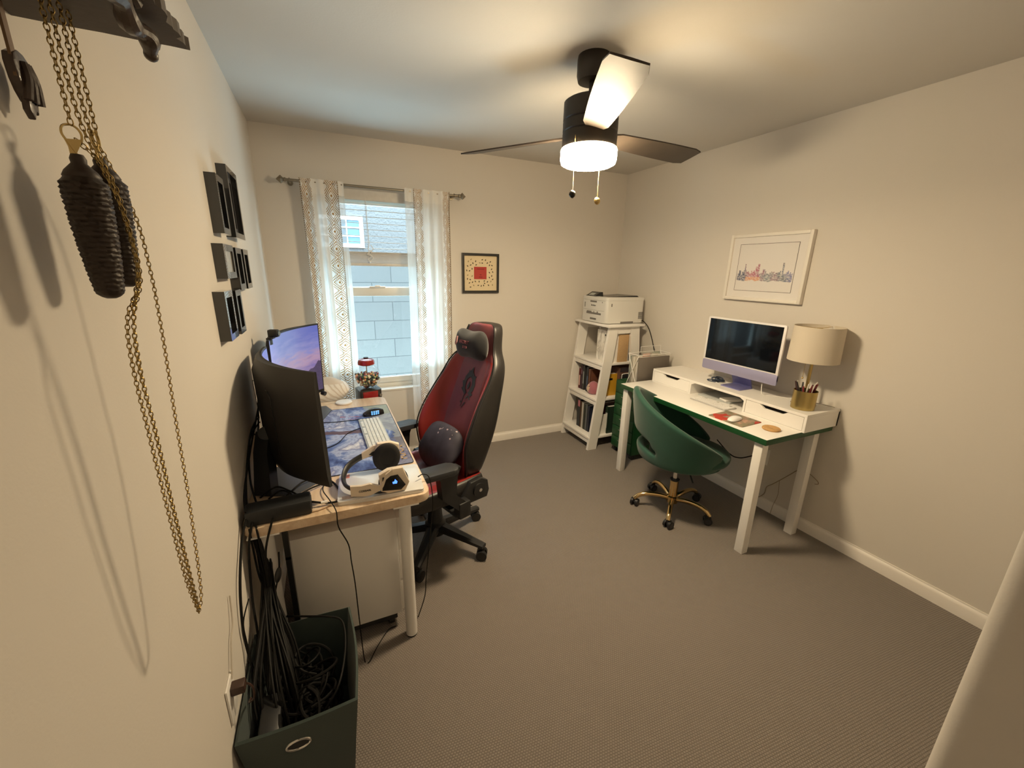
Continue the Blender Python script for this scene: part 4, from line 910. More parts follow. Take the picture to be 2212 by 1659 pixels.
# headrest pillow
hp = MB(); 
st = []
for i in range(9):
    t = -1+2*i/8; hw = .045*(1-abs(t)**3)**.5+.004; hh = .085*(1-.30*abs(t)**2.5)+.012*abs(t)
    if abs(t) == 1: hw, hh = .006, .045
    st.append([(.302-.012*0 + hw*1.15*math.cos(a)-.020, t*.135, 1.165+hh*math.sin(a)*(1-.10*math.cos(t*PI)) ) for a in [2*PI*k_/14 for k_ in range(14)]])
hp.loft(st); hpo = hp.build('headrest_pillow', mat('black_velour', (.010, .010, .011), .8, sheen=.3), gch, smooth=60, rot=(0, 0, 0)); mod_subsurf(hpo, 2)
M_PINK = mat('faded_pink_print', (.23, .075, .085), .7)
Mt = frameM((0, -1, 0), (.22, 0, 1), (.2225, .012, 1.172))
text('maker_name', 'SECRET', .026, M_PINK, hpo, Mt @ T(.012, .012, 0), .002); text('maker_name', 'LAB', .022, M_PINK, hpo, Mt @ T(.026, -.014, 0), .002)
MB().prism([(-.062, .030), (-.052, .040), (-.050, .004), (-.058, -.012), (-.064, -.002)], -.004, .003, Mt).build('maker_logo', mat('pale_pink_print', (.36, .19, .19), .7), hpo, smooth=0)
# arms
for s_ in (-1, 1):
    q = MB(); y = s_*.318
    xo = -.215 if s_ < 0 else -.045; q.prism(rrect(.27, .098, .035), -.028, 0, T(xo, y, .664) @ R(s_*.05-.12, 'Z'), .008); pad = q.build('armrest', mat('armrest_rubber', (.028, .030, .034), .48), gch)
    q = MB(); q.loft([[(x+(xo*.6 if z > .45 else -.03), y+e, z) for x, e in ((-.05*k_, -.022), (.06*k_, -.022), (.06*k_, .022), (-.05*k_, .022))] for z, k_ in ((.645, 1.25), (.60, .9), (.50, .72), (.40, .72))]); q.mm((-.075, min(y, s_*.10)+0, .352), (.005, max(y, s_*.10), .372), .004); q.mm((-.07, y-.028, .352), (.0, y+.028, .44), .006); q.build('arm_post', M_BLACK, pad)
# recliner hinges
for s_ in (-1, 1):
    q = MB(); Mx = frameM((1, 0, 0), (0, 0, 1), (.085, s_*.272, .435)); q.prism([(-.105, -.055), (.07, -.06), (.085, -.02), (.075, .04), (.03, .065), (-.04, .06), (-.105, -.015)], -.018, .018, Mx, .006); q.cyl((.095, s_*.250, .440), (.095, s_*.300, .440), .038, n=24); hg = q.build('hinge_cover', M_BLACK, gch)
    q = MB(); q.cyl((.10, s_*.288, .440), (.10, s_*.303, .440), .010); q.build('bolt', M_CHROME, hg)
# lumbar cushion
lm = thing('lumbar_cushion', 'dark patterned lumbar cushion resting on the gaming chair seat', 'cushion', (.525, 2.10, .472), math.radians(GA))
def lumfn(g, b):
    v = g.coord('Object'); n = g.n('ShaderNodeTexVoronoi', feature='F1'); g.set(n.inputs['Vector'], v); n.inputs['Scale'].default_value = 34
    x, y, z = g.xyz(v); spot_ = g.math('LESS_THAN', n.outputs['Distance'], .20)
    rim = g.band(z, .205, .245); c = g.mix(g.noise(v, 22, 4), (.012, .011, .020), (.055, .05, .075)); c = g.mix(g.math('MULTIPLY', spot_, rim), c, (.40, .32, .34)); g.set(b.inputs['Base Color'], c)
q = MB(); st = []
for i in range(11):
    t = -1+2*i/10; k_ = max(.02, 1-abs(t)**3.2)**.5
    st.append([(.062*k_*math.cos(a)+.045*math.sin(a), t*.175, .130+(.128*k_)*math.sin(a)) for a in [2*PI*k2/16 for k2 in range(16)]])
q.loft(st); mod_subsurf(q.build('cover', mat('dark_patterned_cloth', (.02, .02, .03), .7, fn=lumfn), lm, smooth=60), 1)

# ================================================================= green velvet desk chair (faces +X, then turned)
M_GRN = mat('green_velvet', (.007, .062, .040), .75, sheen=.22, noise=.25, nscale=9)
M_GOLD = mat('polished_gold', (.72, .52, .26), .16, metal=1.0)
gc_ = thing('desk_chair', 'green velvet swivel chair on a gold five-star base at the white desk', 'chair', (2.06, 1.79, 0), math.radians(-37))
AM = math.radians(146)
def shell(u, v):
    a = (2*u-1)*AM; ca = math.cos(a*PI/ (AM*1.02))
    e_ = abs(2*u-1); e_ = math.sqrt(e_*e_+.012)-.05; top = .875 - .405*min(1, e_)**1.12; z = .395 + (top-.395)*v
    k_ = (z-.395)/.48; rr_ = .232 + .075*min(1, k_*1.15)**.8 - .012*max(0, k_-.7)
    sq = 1 + .05*math.sin(a)**2
    return (-rr_*math.cos(a)*1.02 + .0, rr_*sq*math.sin(a), z)
NU, NV = 36, 10
q = MB(); q.grid(shell, NU, NV, skip=lambda i, j: 12 <= i <= 23 and j in (2, 3) and not (i in (12, 23) and j == 3))
so = q.build('backrest', M_GRN, gc_, smooth=180); mod_solid(so, .042, 0.0); mod_subsurf(so, 2)
q = MB(); P = [(.228*math.cos(a)*(1.06 if math.cos(a) > 0 else 1.0), .235*math.sin(a)) for a in [2*PI*k_/28 for k_ in range(28)]]
q.loft([[(x*k_+dx, y*k_, z) for x, y in P] for z, k_, dx in ((.352, .55, .0), (.362, .86, .02), (.388, 1.02, .03), (.405, 1.05, .035))]); mod_subsurf(q.build('seat_pan', M_GRN, gc_, smooth=60), 1)
q = MB(); q.loft([[(x*k_+dx, y*k_*.97, z) for x, y in P] for z, k_, dx in ((.402, .96, .045), (.412, 1.06, .05), (.445, 1.09, .055), (.472, 1.03, .052), (.482, .80, .05), (.484, .3, .04))]); mod_subsurf(q.build('seat_cushion', M_GRN, gc_, smooth=60), 1)
q = MB(); q.lathe([(.001, .345), (.075, .345), (.075, .353), (.001, .353)]); q.cyl((.03, -.05, .342), (.06, -.12, .335), .005); q.cyl((.06, -.12, .335), (.075, -.16, .295), .005); q.build('lever_plate', M_BLACK, gc_)
q = MB(); q.lathe([(.014, .20), (.014, .348)]); q.build('gas_lift', M_CHROME, gc_)
q = MB(); q.lathe([(.001, .055), (.036, .056), (.038, .10), (.027, .105), (.027, .222), (.001, .222)]); q.mi = 1; q.lathe([(.027, .220), (.031, .221), (.031, .230), (.014, .231)]); q.build('column_sleeve', [M_GOLD, M_BLACK], gc_)
for i, (x, y) in enumerate(((1.844, 1.914), (1.86, 1.626), (2.136, 1.558), (2.319, 1.799), (2.145, 2.047))):
    a = math.radians((i*72) + 147.5 + 37)
    c_, s_ = math.cos(a), math.sin(a); q = MB()
    q.tube([(.025*c_, .025*s_, .082), (.09*c_, .09*s_, .098), (.17*c_, .17*s_, .100), (.225*c_, .225*s_, .082), (.252*c_, .252*s_, .056)], .0155, 12, 6, rf=lambda t: 1.1-.25*t); q.build('base_leg', M_GOLD, gc_, smooth=60)
    caster(a, .250, .026, gc_, M_BLACK, mat('dark_hub', (.04, .04, .045), .3, metal=.3), (1.0, -.6, .5, 2.0, -1.4)[i])
# ================================================================= ladder shelf in the corner
SXF, SXB, SYN, SYF = 2.066, 2.650, 2.805, 3.275
ls = thing('ladder_shelf', 'white A-frame bookshelf in the corner under the printer', 'shelf', (2.36, 3.04, 0))
def lp_(x, y, z): return (x-2.36, y-3.04, z)
def leg(xb, xt, y0, y1, w_=.095, zt=1.120):
    q = MB(); q.loft([[lp_(xb, y0, 0), lp_(xb+w_, y0, 0), lp_(xb+w_, y1, 0), lp_(xb, y1, 0)], [lp_(xt, y0, zt), lp_(xt+w_, y0, zt), lp_(xt+w_, y1, zt), lp_(xt, y1, zt)]]); return q.build('leg', M_WHITE, ls, smooth=0)
for y0 in (SYN, SYF-.026):
    leg(2.066, 2.205, y0, y0+.026); leg(2.555, 2.433, y0, y0+.026)
def fx(z): return 2.066 + .139*z/1.12
MB().mm(lp_(2.168, SYN-.03, 1.120), lp_(2.560, SYF+.015, 1.140), .003).build('top_board', M_WHITE, ls)
for z, d in ((.800, .0), (.480, .0), (.120, .0)):
    x0 = fx(z)-.006; x1 = 2.65-.122*z/1.12-.02
    q = MB(); q.mm(lp_(x0, SYN+.004, z-.020), lp_(x1, SYF-.004, z), .002); q.mm(lp_(x0+.008, SYN+.026, z-.062), lp_(x0+.026, SYF-.026, z-.018), .001); q.build('shelf_board', M_WHITE, ls)
q = MB()
for y0 in (SYN+.004, SYF-.022):
    q.mm(lp_(2.30, y0, 1.060), lp_(2.435, y0+.018, 1.120)); 
q.build('top_rail', M_WHITE, ls, smooth=0)
# printer
M_PRN = mat('printer_plastic', (.66, .65, .62), .45); M_PRD = mat('printer_grey', (.16, .15, .14), .5)
pr = thing('printer', 'boxy off-white laser printer on top of the corner bookshelf', 'printer', (2.385, 3.025, 1.140))
q = MB(); q.prism(rrect(.412, .375, .030), .006, .215, None, .006); q.build('body', M_PRN, pr)
q = MB(); q.prism(rrect(.414, .377, .030), .196, .226, None, .008); q.build('top_cover', M_PRN, pr)
q = MB(); q.loft([[(-.14, -.11, .2262), (.17, -.14, .2262), (.17, .15, .2262), (-.14, .12, .2262)], [(-.12, -.10, .2275), (.16, -.13, .238), (.16, .14, .238), (-.12, .11, .2275)]]); q.build('paper_well', M_BLKG, pr, smooth=0)
q = MB(); q.loft([[(-.195, .015, .226), (-.10, .015, .226), (-.10, .150, .226), (-.195, .150, .226)], [(-.13, .018, .262), (-.105, .018, .262), (-.105, .147, .262), (-.13, .147, .262)]]); cp_ = q.build('control_panel', M_BLKG, pr, smooth=0)
q = MB(); q.loft([[(-.183, .05, .2335), (-.148, .05, .2525), (-.148, .12, .2525), (-.183, .12, .2335)], [(-.184, .05, .2342), (-.149, .05, .2532), (-.149, .12, .2532), (-.184, .12, .2342)]]); q.build('display', mat('lcd_grey', (.40, .42, .40), .3), cp_, smooth=0)
X = -.2065
q = MB(); q.mm((X-.0006, -.155, .108), (X+.001, .155, .1095)); q.mm((X-.0006, -.155, .194), (X+.001, .155, .195)); q.mm((X-.001, -.04, .176), (X+.001, .055, .190)); q.mm((X-.001, -.045, .024), (X+.001, .045, .040)); q.mm((X-.001, -.110, .072), (X+.001, .105, .088)); q.mm((X-.001, -.125, .178), (X+.001, -.117, .186)); q.mm((X-.001, -.065, .088), (X+.001, -.050, .100)); q.mm((X-.001, -.010, .088), (X+.001, -.002, .100)); q.mm((X-.001, .03, .088), (X+.001, .10, .097))
q.build('front_recess', M_PRD, pr, smooth=0)
Mp = frameM((0, -1, 0), (0, 0, 1), (X-.0002, .005, .150))
text('maker_name', 'brother', .022, M_BLACK, pr, Mp)
q = MB()
for i in range(5): q.mm((X-.001, .128, .128+i*.009), (X+.001, .142, .134+i*.009))
q.build('model_marks', M_PRD, pr, smooth=0)
q = MB(); Y = -.1878
for i in range(6):
    for j in range(7): q.mm((.142+i*.0088, Y-.0006, .040+j*.0088), (.149+i*.0088, Y+.001, .047+j*.0088))
q.mm((-.16, Y-.0006, .150), (-.150, Y+.001, .175)); q.mm((-.05, Y-.0006, .004), (.09, Y+.001, .020)); q.build('side_vent', M_PRD, pr, smooth=0)
tag(MB().tube([(2.590, 2.87, 1.165), (2.612, 2.85, 1.150), (2.612, 2.79, 1.110), (2.605, 2.735, 1.04), (2.60, 2.69, .96), (2.615, 2.66, .85), (2.635, 2.64, .70), (2.645, 2.64, .4)], .0036, 6).build('printer_cable', M_CABLE), 'black printer cable hanging behind the wire file rack', 'cable')
# boxes and books
def marblefn(g, b):
    v = g.coord('Object'); n = g.noise(g.map(v, (2, 3.4, 1.5), rot=(.5, 0, 0)), 2.4, 5, .6, 1.1); g.set(b.inputs['Base Color'], g.ramp(n, [(.38, '#efece6'), (.46, '#dedad2'), (.50, '#bab6ae'), (.54, '#e2dfd8'), (.66, '#f2efea')]))
M_MARB = mat('marble_card', '#e8e6e0', .5, fn=marblefn)
mb_ = thing('file_box', 'marbled white file box on the top shelf of the bookshelf', 'box', (2.375, 3.0, .800))
MB().mm((-.125, -.105, 0), (.125, .035, .275), .003).build('body', M_MARB, mb_); q = MB().cyl((-.126, -.085, .235), (-.1245, -.085, .235), .009).build('finger_hole', M_BLACK, mb_)
mb2 = thing('magazine_file', 'white magazine file beside the cork board on the top shelf', 'box', (2.360, 2.862, .800))
MB().mm((-.10, -.022, 0), (.10, .022, .270), .002).build('body', M_WHITE, mb2)
M_CORK = mat('cork', (.50, .33, .17), .85, noise=.3, nscale=160)
tag(MB().mm((2.335, 2.826, .802), (2.440, 2.838, 1.048), .001).build('cork_board', M_CORK), 'tan cork board standing in the side of the top shelf', 'board')
BK = 0
def book(label, x, y, z, th_, h, dp, c, group, tilt=0, name='book', mark=None):
    t = thing(name, label, 'book', (x, y, z), 0, group)
    M = R(tilt, 'X'); cov = mat('cover_'+c[1:], c, .5)
    q = MB(); q.mm((0, -th_/2, 0), (.003, th_/2, h)); q.mm((0, -th_/2, 0), (dp, -th_/2+.0022, h)); q.mm((0, th_/2-.0022, 0), (dp, th_/2, h)); o1 = q.build('cover', cov, t, smooth=0)
    o2 = MB().mm((.002, -th_/2+.002, .003), (dp-.004, th_/2-.002, h-.003)).build('pages', M_PAPER, t, smooth=0)
    if mark: MB().mm((-.0008, -th_*.30, mark[0]), (.0005, th_*.30, mark[1])).build('spine_label', mat('spine_'+mark[2][1:], mark[2], .6), o1, smooth=0)
    t.rotation_euler = (tilt, 0, 0); return t
g1 = 'books on the middle shelf'; zs = .480
y = 3.222
for lb, th_, h, c, mk in (('cream thin book at the wall end of the middle shelf', .016, .205, '#b8a884', None), ('dark red book with pale lettering on the middle shelf', .030, .195, '#5a1414', (.03, .13, '#d8b4ac')), ('tall plum-coloured book on the middle shelf', .030, .235, '#3c2030', (.15, .19, '#7a5a6a')), ('dark grey tall book behind the plush toy', .030, .242, '#3a3a3c', (.06, .18, '#8a8e90')), ('black book with a white stripe behind the plush toy', .028, .240, '#222426', (.02, .19, '#b8b8b4')), ('charcoal book nearest the ladder upright on the middle shelf', .034, .236, '#2a2c34', (.03, .15, '#4c5870')), ('brown hardback in the middle shelf beside the yellow book', .030, .225, '#6a4434', None)):
    y -= th_/2+.0016; book(lb, 2.19+(.02 if th_ < .03 else 0), y, zs, th_, h, .155, c, g1, 0, 'book', mk); y -= th_/2
yb = book('yellow and black book seen through the side of the middle shelf', 2.232, 2.892, zs, .045, .205, .15, '#c9982a', g1, 0, 'book', None)
MB().mm((-.001, -.0235, .145), (.10, .0235, .165)).build('black_band', M_BLACK, yb, smooth=0)
q = thing('book_box', 'brown boxed book at the side of the middle shelf', 'book', (2.385, 2.91, zs)); MB().mm((0, -.06, 0), (.17, .06, .262), .003).build('body', mat('brown_box', (.12, .06, .045), .6), q); MB().mm((.01, -.0612, .216), (.15, -.0598, .258)).build('dark_panel', mat('dark_violet', (.035, .025, .03), .5), q, smooth=0)
q = thing('small_case', 'small black case with white trim beside the green drawers', 'case', (2.40, 2.833, zs)); q2 = MB().mm((0, -.012, 0), (.095, .012, .200), .006).build('body', M_BLACK, q); MB().tube([(.0, -.006, .15), (.0, -.006, .195), (.015, -.006, .206), (.08, -.006, .206), (.095, -.006, .195), (.095, -.006, .15)], .004, 6, 2).build('trim', M_WHITE, q)
g2 = 'books on the bottom shelf'; zs = .120; y = 3.135
for lb, th_, h, c, mk in (('thick charcoal book with a pink tab on the bottom shelf', .052, .275, '#262a30', (.20, .262, '#b8707c')), ('slim brown book on the bottom shelf', .018, .262, '#5a3a24', None), ('white folder on the bottom shelf', .034, .258, '#b4b0aa', None), ('dark green book on the bottom shelf', .026, .250, '#2c3028', None), ('grey book behind the front ladder upright', .034, .262, '#54585c', None), ('dark blue book low behind the front ladder upright', .030, .255, '#20263a', None)):
    y -= th_/2+.0016; book(lb, 2.150, y, zs, th_, h, .20, c, g2, 0, 'book', mk); y -= th_/2
y = 2.925
for lb, th_, h, c, mk in (('dark red ring binder low in the side of the bookshelf', .040, .285, '#401414', None), ('green binder with a white label low in the side of the bookshelf', .045, .262, '#24382c', (.05, .20, '#a8aca8'))):
    y -= th_/2+.002; book(lb, 2.24+.05*(y < 2.89), y, zs, th_, h, .21, c, 'binders on the bottom shelf', 0, 'binder', mk); y -= th_/2
tag(MB().mm((2.215, 2.852, .1205), (2.39, 2.8575, .31)).build('white_folder', M_PAPER), 'thin white folder standing beside the dark red ring binder', 'folder')
# plush
pt = thing('plush_toy', 'round pink plush toy with a cream face on the middle shelf', 'plush toy', (2.205, 2.975, .480))
q = MB(); q.lathe([(.001, .0), (.030, .001), (.048, .012), (.056, .035), (.055, .060), (.046, .088), (.030, .108), (.012, .118), (.001, .119)], n=28); q.build('body', mat('pink_plush', (.38, .13, .16), .95, sheen=.5), pt)
q = MB(); q.sphere((-.020, .010, .052), .043, (.95, .95, 1.10), 20, 14); q.build('face', mat('cream_plush', (.66, .48, .36), .95, sheen=.4), pt)
q = MB(); q.sphere((-.052, .030, .078), .0045, u=8, v=6); q.sphere((-.055, -.008, .078), .0045, u=8, v=6); q.sphere((-.060, .011, .071), .003, u=8, v=6); q.build('eyes', M_BLACK, pt)

# ================================================================= green drawer cabinet and wire file rack
M_GMET = mat('green_lacquer', (.008, .066, .020), .38)
dc = thing('drawer_cabinet', 'slim green metal drawer cabinet between bookshelf and white desk', 'cabinet', (2.475, 2.605, 0))
MB().mm((-.198, -.138, .055), (.170, .138, .672), .004).build('body', M_GMET, dc)
for i in range(6):
    z = .064+i*.1005; d_ = MB().mm((-.208, -.130, z), (-.196, .130, z+.0955), .003).build('drawer', M_GMET, dc)
    q = MB(); q.tube([(-.208, -.036, z+.075), (-.216, -.036, z+.074), (-.218, -.030, z+.072), (-.218, .030, z+.072), (-.216, .036, z+.074), (-.208, .036, z+.075)], .0026, 6, 1); q.build('handle', M_CHROME, d_)
for x in (-.16, .13):
    for y in (-.10, .10): MB().cyl((x, y-.012, .024), (x, y+.012, .024), .024).cyl((x, y, .03), (x, y, .056), .008).build('caster', M_BLACK, dc)
fr = thing('file_rack', 'white wire file rack on the green drawer cabinet', 'file rack', (2.43, 2.535, .672))
q = MB(); zt = .262
for x in (-.175, .165):
    q.tube([(x, -.062, zt), (x, .062, zt)], .0028, 6, 1); q.tube([(x, -.062, zt), (x, .060, .008)], .0028, 6, 1); q.tube([(x, .062, zt), (x, -.060, .008)], .0028, 6, 1)
for y in (-.062, .062): q.tube([(-.175, y, zt), (.165, y, zt)], .0028, 6, 1); q.tube([(-.175, y*.97, .008), (.165, y*.97, .008)], .0028, 6, 1)
q.tube([(-.05, .062, zt), (-.05, .064, zt+.045), (.165, .064, zt+.045), (.165, .062, zt)], .0022, 6, 1)
q.build('frame', M_WMETAL, fr)
M_FOLD = mat('folder_taupe', (.15, .13, .11), .7)
for i, (y, c) in enumerate(((-.056, None), (-.034, '#cfcbc4'), (-.014, '#b8b2a6'), (.006, '#d6d2ca'), (.028, '#aaa69c'), (.048, '#8a9088'))):
    o = MB().box((-.005, 0, .124), (.325, .006 if i else .010, .228), .001, R((i-2.5)*.012, 'X')).build('hanging_file', M_FOLD if i == 0 else mat('file_'+c[1:], c, .7), None, loc=(2.43, 2.535+y, .676))
    tag(o, ('taupe hanging folder at the front of the wire file rack', 'pale folder second from the front of the wire rack', 'beige folder in the middle front of the wire rack', 'white folder in the middle back of the wire rack', 'grey folder second from the back of the wire rack', 'greenish grey folder at the back of the wire rack')[i], 'folder', 'hanging files in the wire rack')
for i, (x, y, c) in enumerate(((-.07, -.03, '#c8a496'), (.02, -.028, '#bdb8aa'), (-.02, .0, '#b4aca4'), (.08, .02, '#a8b0a4'))):
    tag(MB().box((2.43+x, 2.535+y, .672+zt-.008), (.075, .004, .026), .001, R(.12, 'X')).build('index_tab', mat('tab_'+c[1:], c, .7)), ('pinkish index tab at the front of the file rack', 'cream index tab along the front of the file rack', 'tan index tab in the middle of the file rack', 'greenish index tab toward the back of the file rack')[i], 'index tab', 'tabs in the wire file rack')

# ================================================================= white desk with green edges
RZ_ = .735
wd = thing('white_desk', 'white-topped desk with a green edge and square white legs', 'desk', (2.357, 1.835, 0))
q = MB(); q.mm((-.297, -.595, RZ_-.034), (.297, .595, RZ_-.0006), .0015); q.build('edge_band', M_GMET, wd)
MB().mm((-.2962, -.5942, RZ_-.002), (.2962, .5942, RZ_), .0006).build('tabletop', M_WHITE, wd)
for x in (-.253, .205):
    for y in (-.545, .555): q = MB(); q.mm((x-.025, y-.025, 0), (x+.025, y+.025, RZ_-.034), .003); q.build('leg', M_WMETAL, wd)
# riser with two drawers
rs = thing('desk_riser', 'white desk-top shelf with two small drawers along the wall', 'desk organiser', (2.503, 1.815, RZ_))
H = .104; W0, W1, Y0, Y1 = -.150, .1605, -.588, .588
q = MB(); q.mm((W0, Y0, H-.016), (W1, Y1, H), .0012); q.mm((W0, Y0, 0), (W1, Y0+.014, H-.016)); q.mm((W0, Y1-.014, 0), (W1, Y1, H-.016)); q.mm((W0, -.223, 0), (W1, -.209, H-.016)); q.mm((W0, .205, 0), (W1, .219, H-.016)); q.mm((W1-.012, Y0, 0), (W1, Y1, H-.016))
for y0, y1 in ((Y0+.014, -.223), (.219, Y1-.014)): q.mm((W0+.002, y0, 0), (W1-.012, y1, .006))
for s_, y in ((-1, .205), (1, -.209)): q.prism([(y, H-.016), (y+s_*.030, H-.016), (y, H-.030)] if s_ > 0 else [(y, H-.030), (y+s_*.030, H-.016), (y, H-.016)], W0, W0+.012, frameM((0, 1, 0), (0, 0, 1)))
q.build('body', M_WHITE, rs, smooth=20)
def drawer(y0, y1):
    g_ = .0022; a, b_ = y0+g_, y1-g_; z0, z1 = .008, H-.0175; ym = (a+b_)/2
    pol = [(a, z0), (b_, z0), (b_, z1), (ym+.085, z1), (ym+.055, z1-.020), (ym-.055, z1-.020), (ym-.085, z1), (a, z1)]
    q = MB(); q.prism(pol, W0+.001, W0+.015, frameM((0, 1, 0), (0, 0, 1))); q.mm((W0+.015, a, z0), (W1-.04, a+.008, z1-.01)); q.mm((W0+.015, b_-.008, z0), (W1-.04, b_, z1-.01)); q.mm((W0+.015, a, z0), (W1-.04, b_, z0+.005)); return q.build('drawer', M_WHITE, rs, smooth=0)
drawer(Y0+.014, -.223); drawer(.219, Y1-.014)
q = thing('paper_stack', 'loose papers pushed under the middle of the desk-top shelf', 'papers', (2.50, 1.83, RZ_)); 
MB().box((.0, .04, .005), (.20, .24, .010), .001, R(.1, 'Z')).build('sheets', mat('grey_paper', (.42, .44, .44), .8), q, smooth=0); MB().box((-.03, -.05, .016), (.12, .07, .012), .002, R(-.3, 'Z')).build('envelope', M_PAPER, q, smooth=0)
# all-in-one computer
RT = RZ_+H
M_LAV = mat('lavender_metal', (.34, .33, .50), .4, metal=.25); M_LAVD = mat('lavender_stand', (.22, .22, .46), .38, metal=.4)
ac = thing('desktop_computer', 'lavender all-in-one computer with a dark screen on the white shelf', 'computer', (2.475, 1.775, RT))
Mt_ = R(math.radians(-4), 'Y'); 
q = MB(); q.prism(rrect(.547, .312, .010), -.006, .006, frameM((0, 1, 0), (0, 0, 1), (0, 0, .296)) , .002); sb_ = q.build('screen_panel', [mat('white_bezel', (.74, .72, .73), .3)], ac)
MB().mm((-.0066, -.258, .158), (-.0058, .258, .440)).build('screen', mat('dark_screen', (.003, .004, .006), .05, spec=.3), sb_, smooth=0)
q = MB(); q.prism(rrect(.547, .068, .010), -.0065, .006, frameM((0, 1, 0), (0, 0, 1), (0, 0, .116)), .002); q.mm((-.0064, -.2735, .110), (.0058, .2735, .146)); q.build('chin', M_LAV, ac)
MB().mm((.0055, -.268, .088), (.0075, .268, .448), .001).build('back_cover', M_BLKG if False else M_LAVD, ac)
q = MB(); q.loft([[(x, y, z) for y in (-.070, .070) for z in ()] or [(x-.004, -.070, z), (x+.004, -.070, z), (x+.004, .070, z), (x-.004, .070, z)] for x, z in ((.080, .004), (.072, .030), (.012, .17))]); q.build('stand_neck', M_LAVD, ac, smooth=20)
MB().prism(rrect(.130, .148, .006), 0, .0055, T(.022, 0, 0), .001).build('stand_foot', M_LAVD, ac)
ac.rotation_euler = (0, math.radians(0), math.radians(0))
tag(MB().tube([(2.49, 1.60, RT+.07), (2.475, 1.585, RT+.03), (2.48, 1.57, RT+.004), (2.53, 1.53, RT+.003), (2.58, 1.46, RT+.003), (2.62, 1.42, RT+.002)], .0024, 6).build('power_cable', M_WHITE), 'white power cord running from the lavender computer to the wall', 'cord')
q = thing('headphone_coil', 'coiled dark blue and white cables beside the lavender computer stand', 'cable coil', (2.50, 1.925, RT)); m_ = MB()
for i in range(4): m_.ring((.01*math.sin(i*2), .012*math.cos(i*3), .006+.006*i), .030, .0042, R(.12*i, 'X'), 20, 6, 1, .8)
m_.tube([(.0, .03, .008), (-.03, .06, .005), (-.05, .03, .004), (-.03, -.03, .004)], .0035, 6); m_.build('dark_coil', mat('navy_cord', (.02, .035, .07), .5), q); MB().tube([(-.05, .05, .003), (-.035, .0, .003), (-.045, -.06, .003), (-.01, -.09, .003)], .0022, 6).build('white_wire', M_WHITE, q)
q = keyboard('keyboard', 'slim white keyboard on the white desk in front of the shelf', (2.315, 1.795, RZ_), 0, .279, .115, 6, .008, 14, mat('white_key', (.78, .77, .76), .45), mat('alu_body', (.55, .54, .53), .4, metal=.3)); q.rotation_euler = (0, 0, PI)
q['label'] = 'slim white keyboard on the white desk in front of the shelf'
def padfn(g, b):
    v = g.coord('Object'); n = g.noise(v, 14, 4, .6, .8); n2 = g.noise(g.map(v, loc=(2, 3, 0)), 9, 2, .5, .3)
    c = g.ramp(n, [(.32, '#6a6250'), (.45, '#86806a'), (.55, '#a08472'), (.66, '#c49a86')]); c = g.mix(g.math('GREATER_THAN', n2, .56), c, lin('#b03a2c')); g.set(b.inputs['Base Color'], c)
q = thing('mouse_pad', 'small floral mouse pad with red flowers on the white desk', 'mouse pad', (2.190, 1.533, RZ_), math.radians(3)); MB().prism(rrect(.190, .222, .010), 0, .004, None, .001).build('pad', mat('floral_pad', '#86806a', .75, fn=padfn), q)
q = thing('mouse', 'white wireless mouse on the floral mouse pad', 'mouse', (2.168, 1.515, RZ_+.004), math.radians(8)); m_ = MB(); st = []
for i in range(13):
    t = i/12; x = -.057+.114*t; wv = .0285*max(.02, math.sin(PI*(.04+.92*t)))**.38; hv = .0215*max(.02, math.sin(PI*(.03+.94*t)))**.6
    st.append([(x, wv*math.cos(a), .003+hv*max(0, math.sin(a))**.8) for a in [PI*k_/10 for k_ in range(11)]])
m_.loft(st); m_.build('shell', mat('glossy_white', (.82, .81, .80), .15), q, smooth=60); MB().prism([(p[0][0]*.9, p[0][1]*.9) for p in st] + [(p[-1][0]*.9, p[-1][1]*.9) for p in st[::-1]], 0, .004).build('base', M_BLACK, q)
tag(MB().lathe([(.001, 0), (.043, 0), (.046, .003), (.046, .009), (.043, .012), (.001, .012)], (2.235, 1.335, RZ_), 36).build('coaster', mat('wood_coaster', (.52, .30, .11), .6, noise=.5, nscale=45)), 'round tan wooden coaster at the near corner of the white desk', 'coaster')
# lamp
tl = thing('table_lamp', 'brass table lamp with a cream drum shade on the white shelf', 'lamp', (2.545, 1.368, RT))
MB().lathe([(.001, 0), (.062, 0), (.064, .004), (.060, .010), (.012, .016), (.001, .016)], n=32).build('base', M_BRASS, tl)
MB().cyl((0, 0, .014), (0, 0, .36), .0085, n=16).build('pole', M_BRASS, tl)
def shadefn(g, b):
    nt = g.nt; out = nt.nodes['Material Output']; df = g.n('ShaderNodeBsdfDiffuse'); tl_ = g.n('ShaderNodeBsdfTranslucent'); c = g.mix(g.noise(g.map(g.coord(), (300, 300, 900)), 1, 2), (.70, .63, .52), (.78, .71, .60))
    g.set(df.inputs[0], c); g.set(tl_.inputs[0], c); mx = g.n('ShaderNodeMixShader'); mx.inputs[0].default_value = .22; nt.links.new(df.outputs[0], mx.inputs[1]); nt.links.new(tl_.outputs[0], mx.inputs[2]); nt.links.new(mx.outputs[0], out.inputs[0])
q = MB(); q.lathe([(.127, .264), (.122, .463), (.1205, .463), (.1255, .264), (.127, .264)], n=56); sh = q.build('shade', mat('linen_shade', fn=shadefn), tl, smooth=40)
q = MB()
for a in (0, 2*PI/3, 4*PI/3): q.cyl((0, 0, .452), (.120*math.cos(a), .120*math.sin(a), .456), .0016, n=6)
q.ring((0, 0, .452), .014, .002); q.lathe([(.014, .34), (.016, .345), (.016, .39), (.001, .392)], n=16); q.build('shade_carrier', M_BRASS, sh)
MB().lathe([(.001, .385), (.012, .388), (.027, .405), (.029, .42), (.024, .438), (.012, .448), (.001, .450)], n=20).build('bulb', mat('frosted_bulb', (.8, .79, .76), .4), tl)
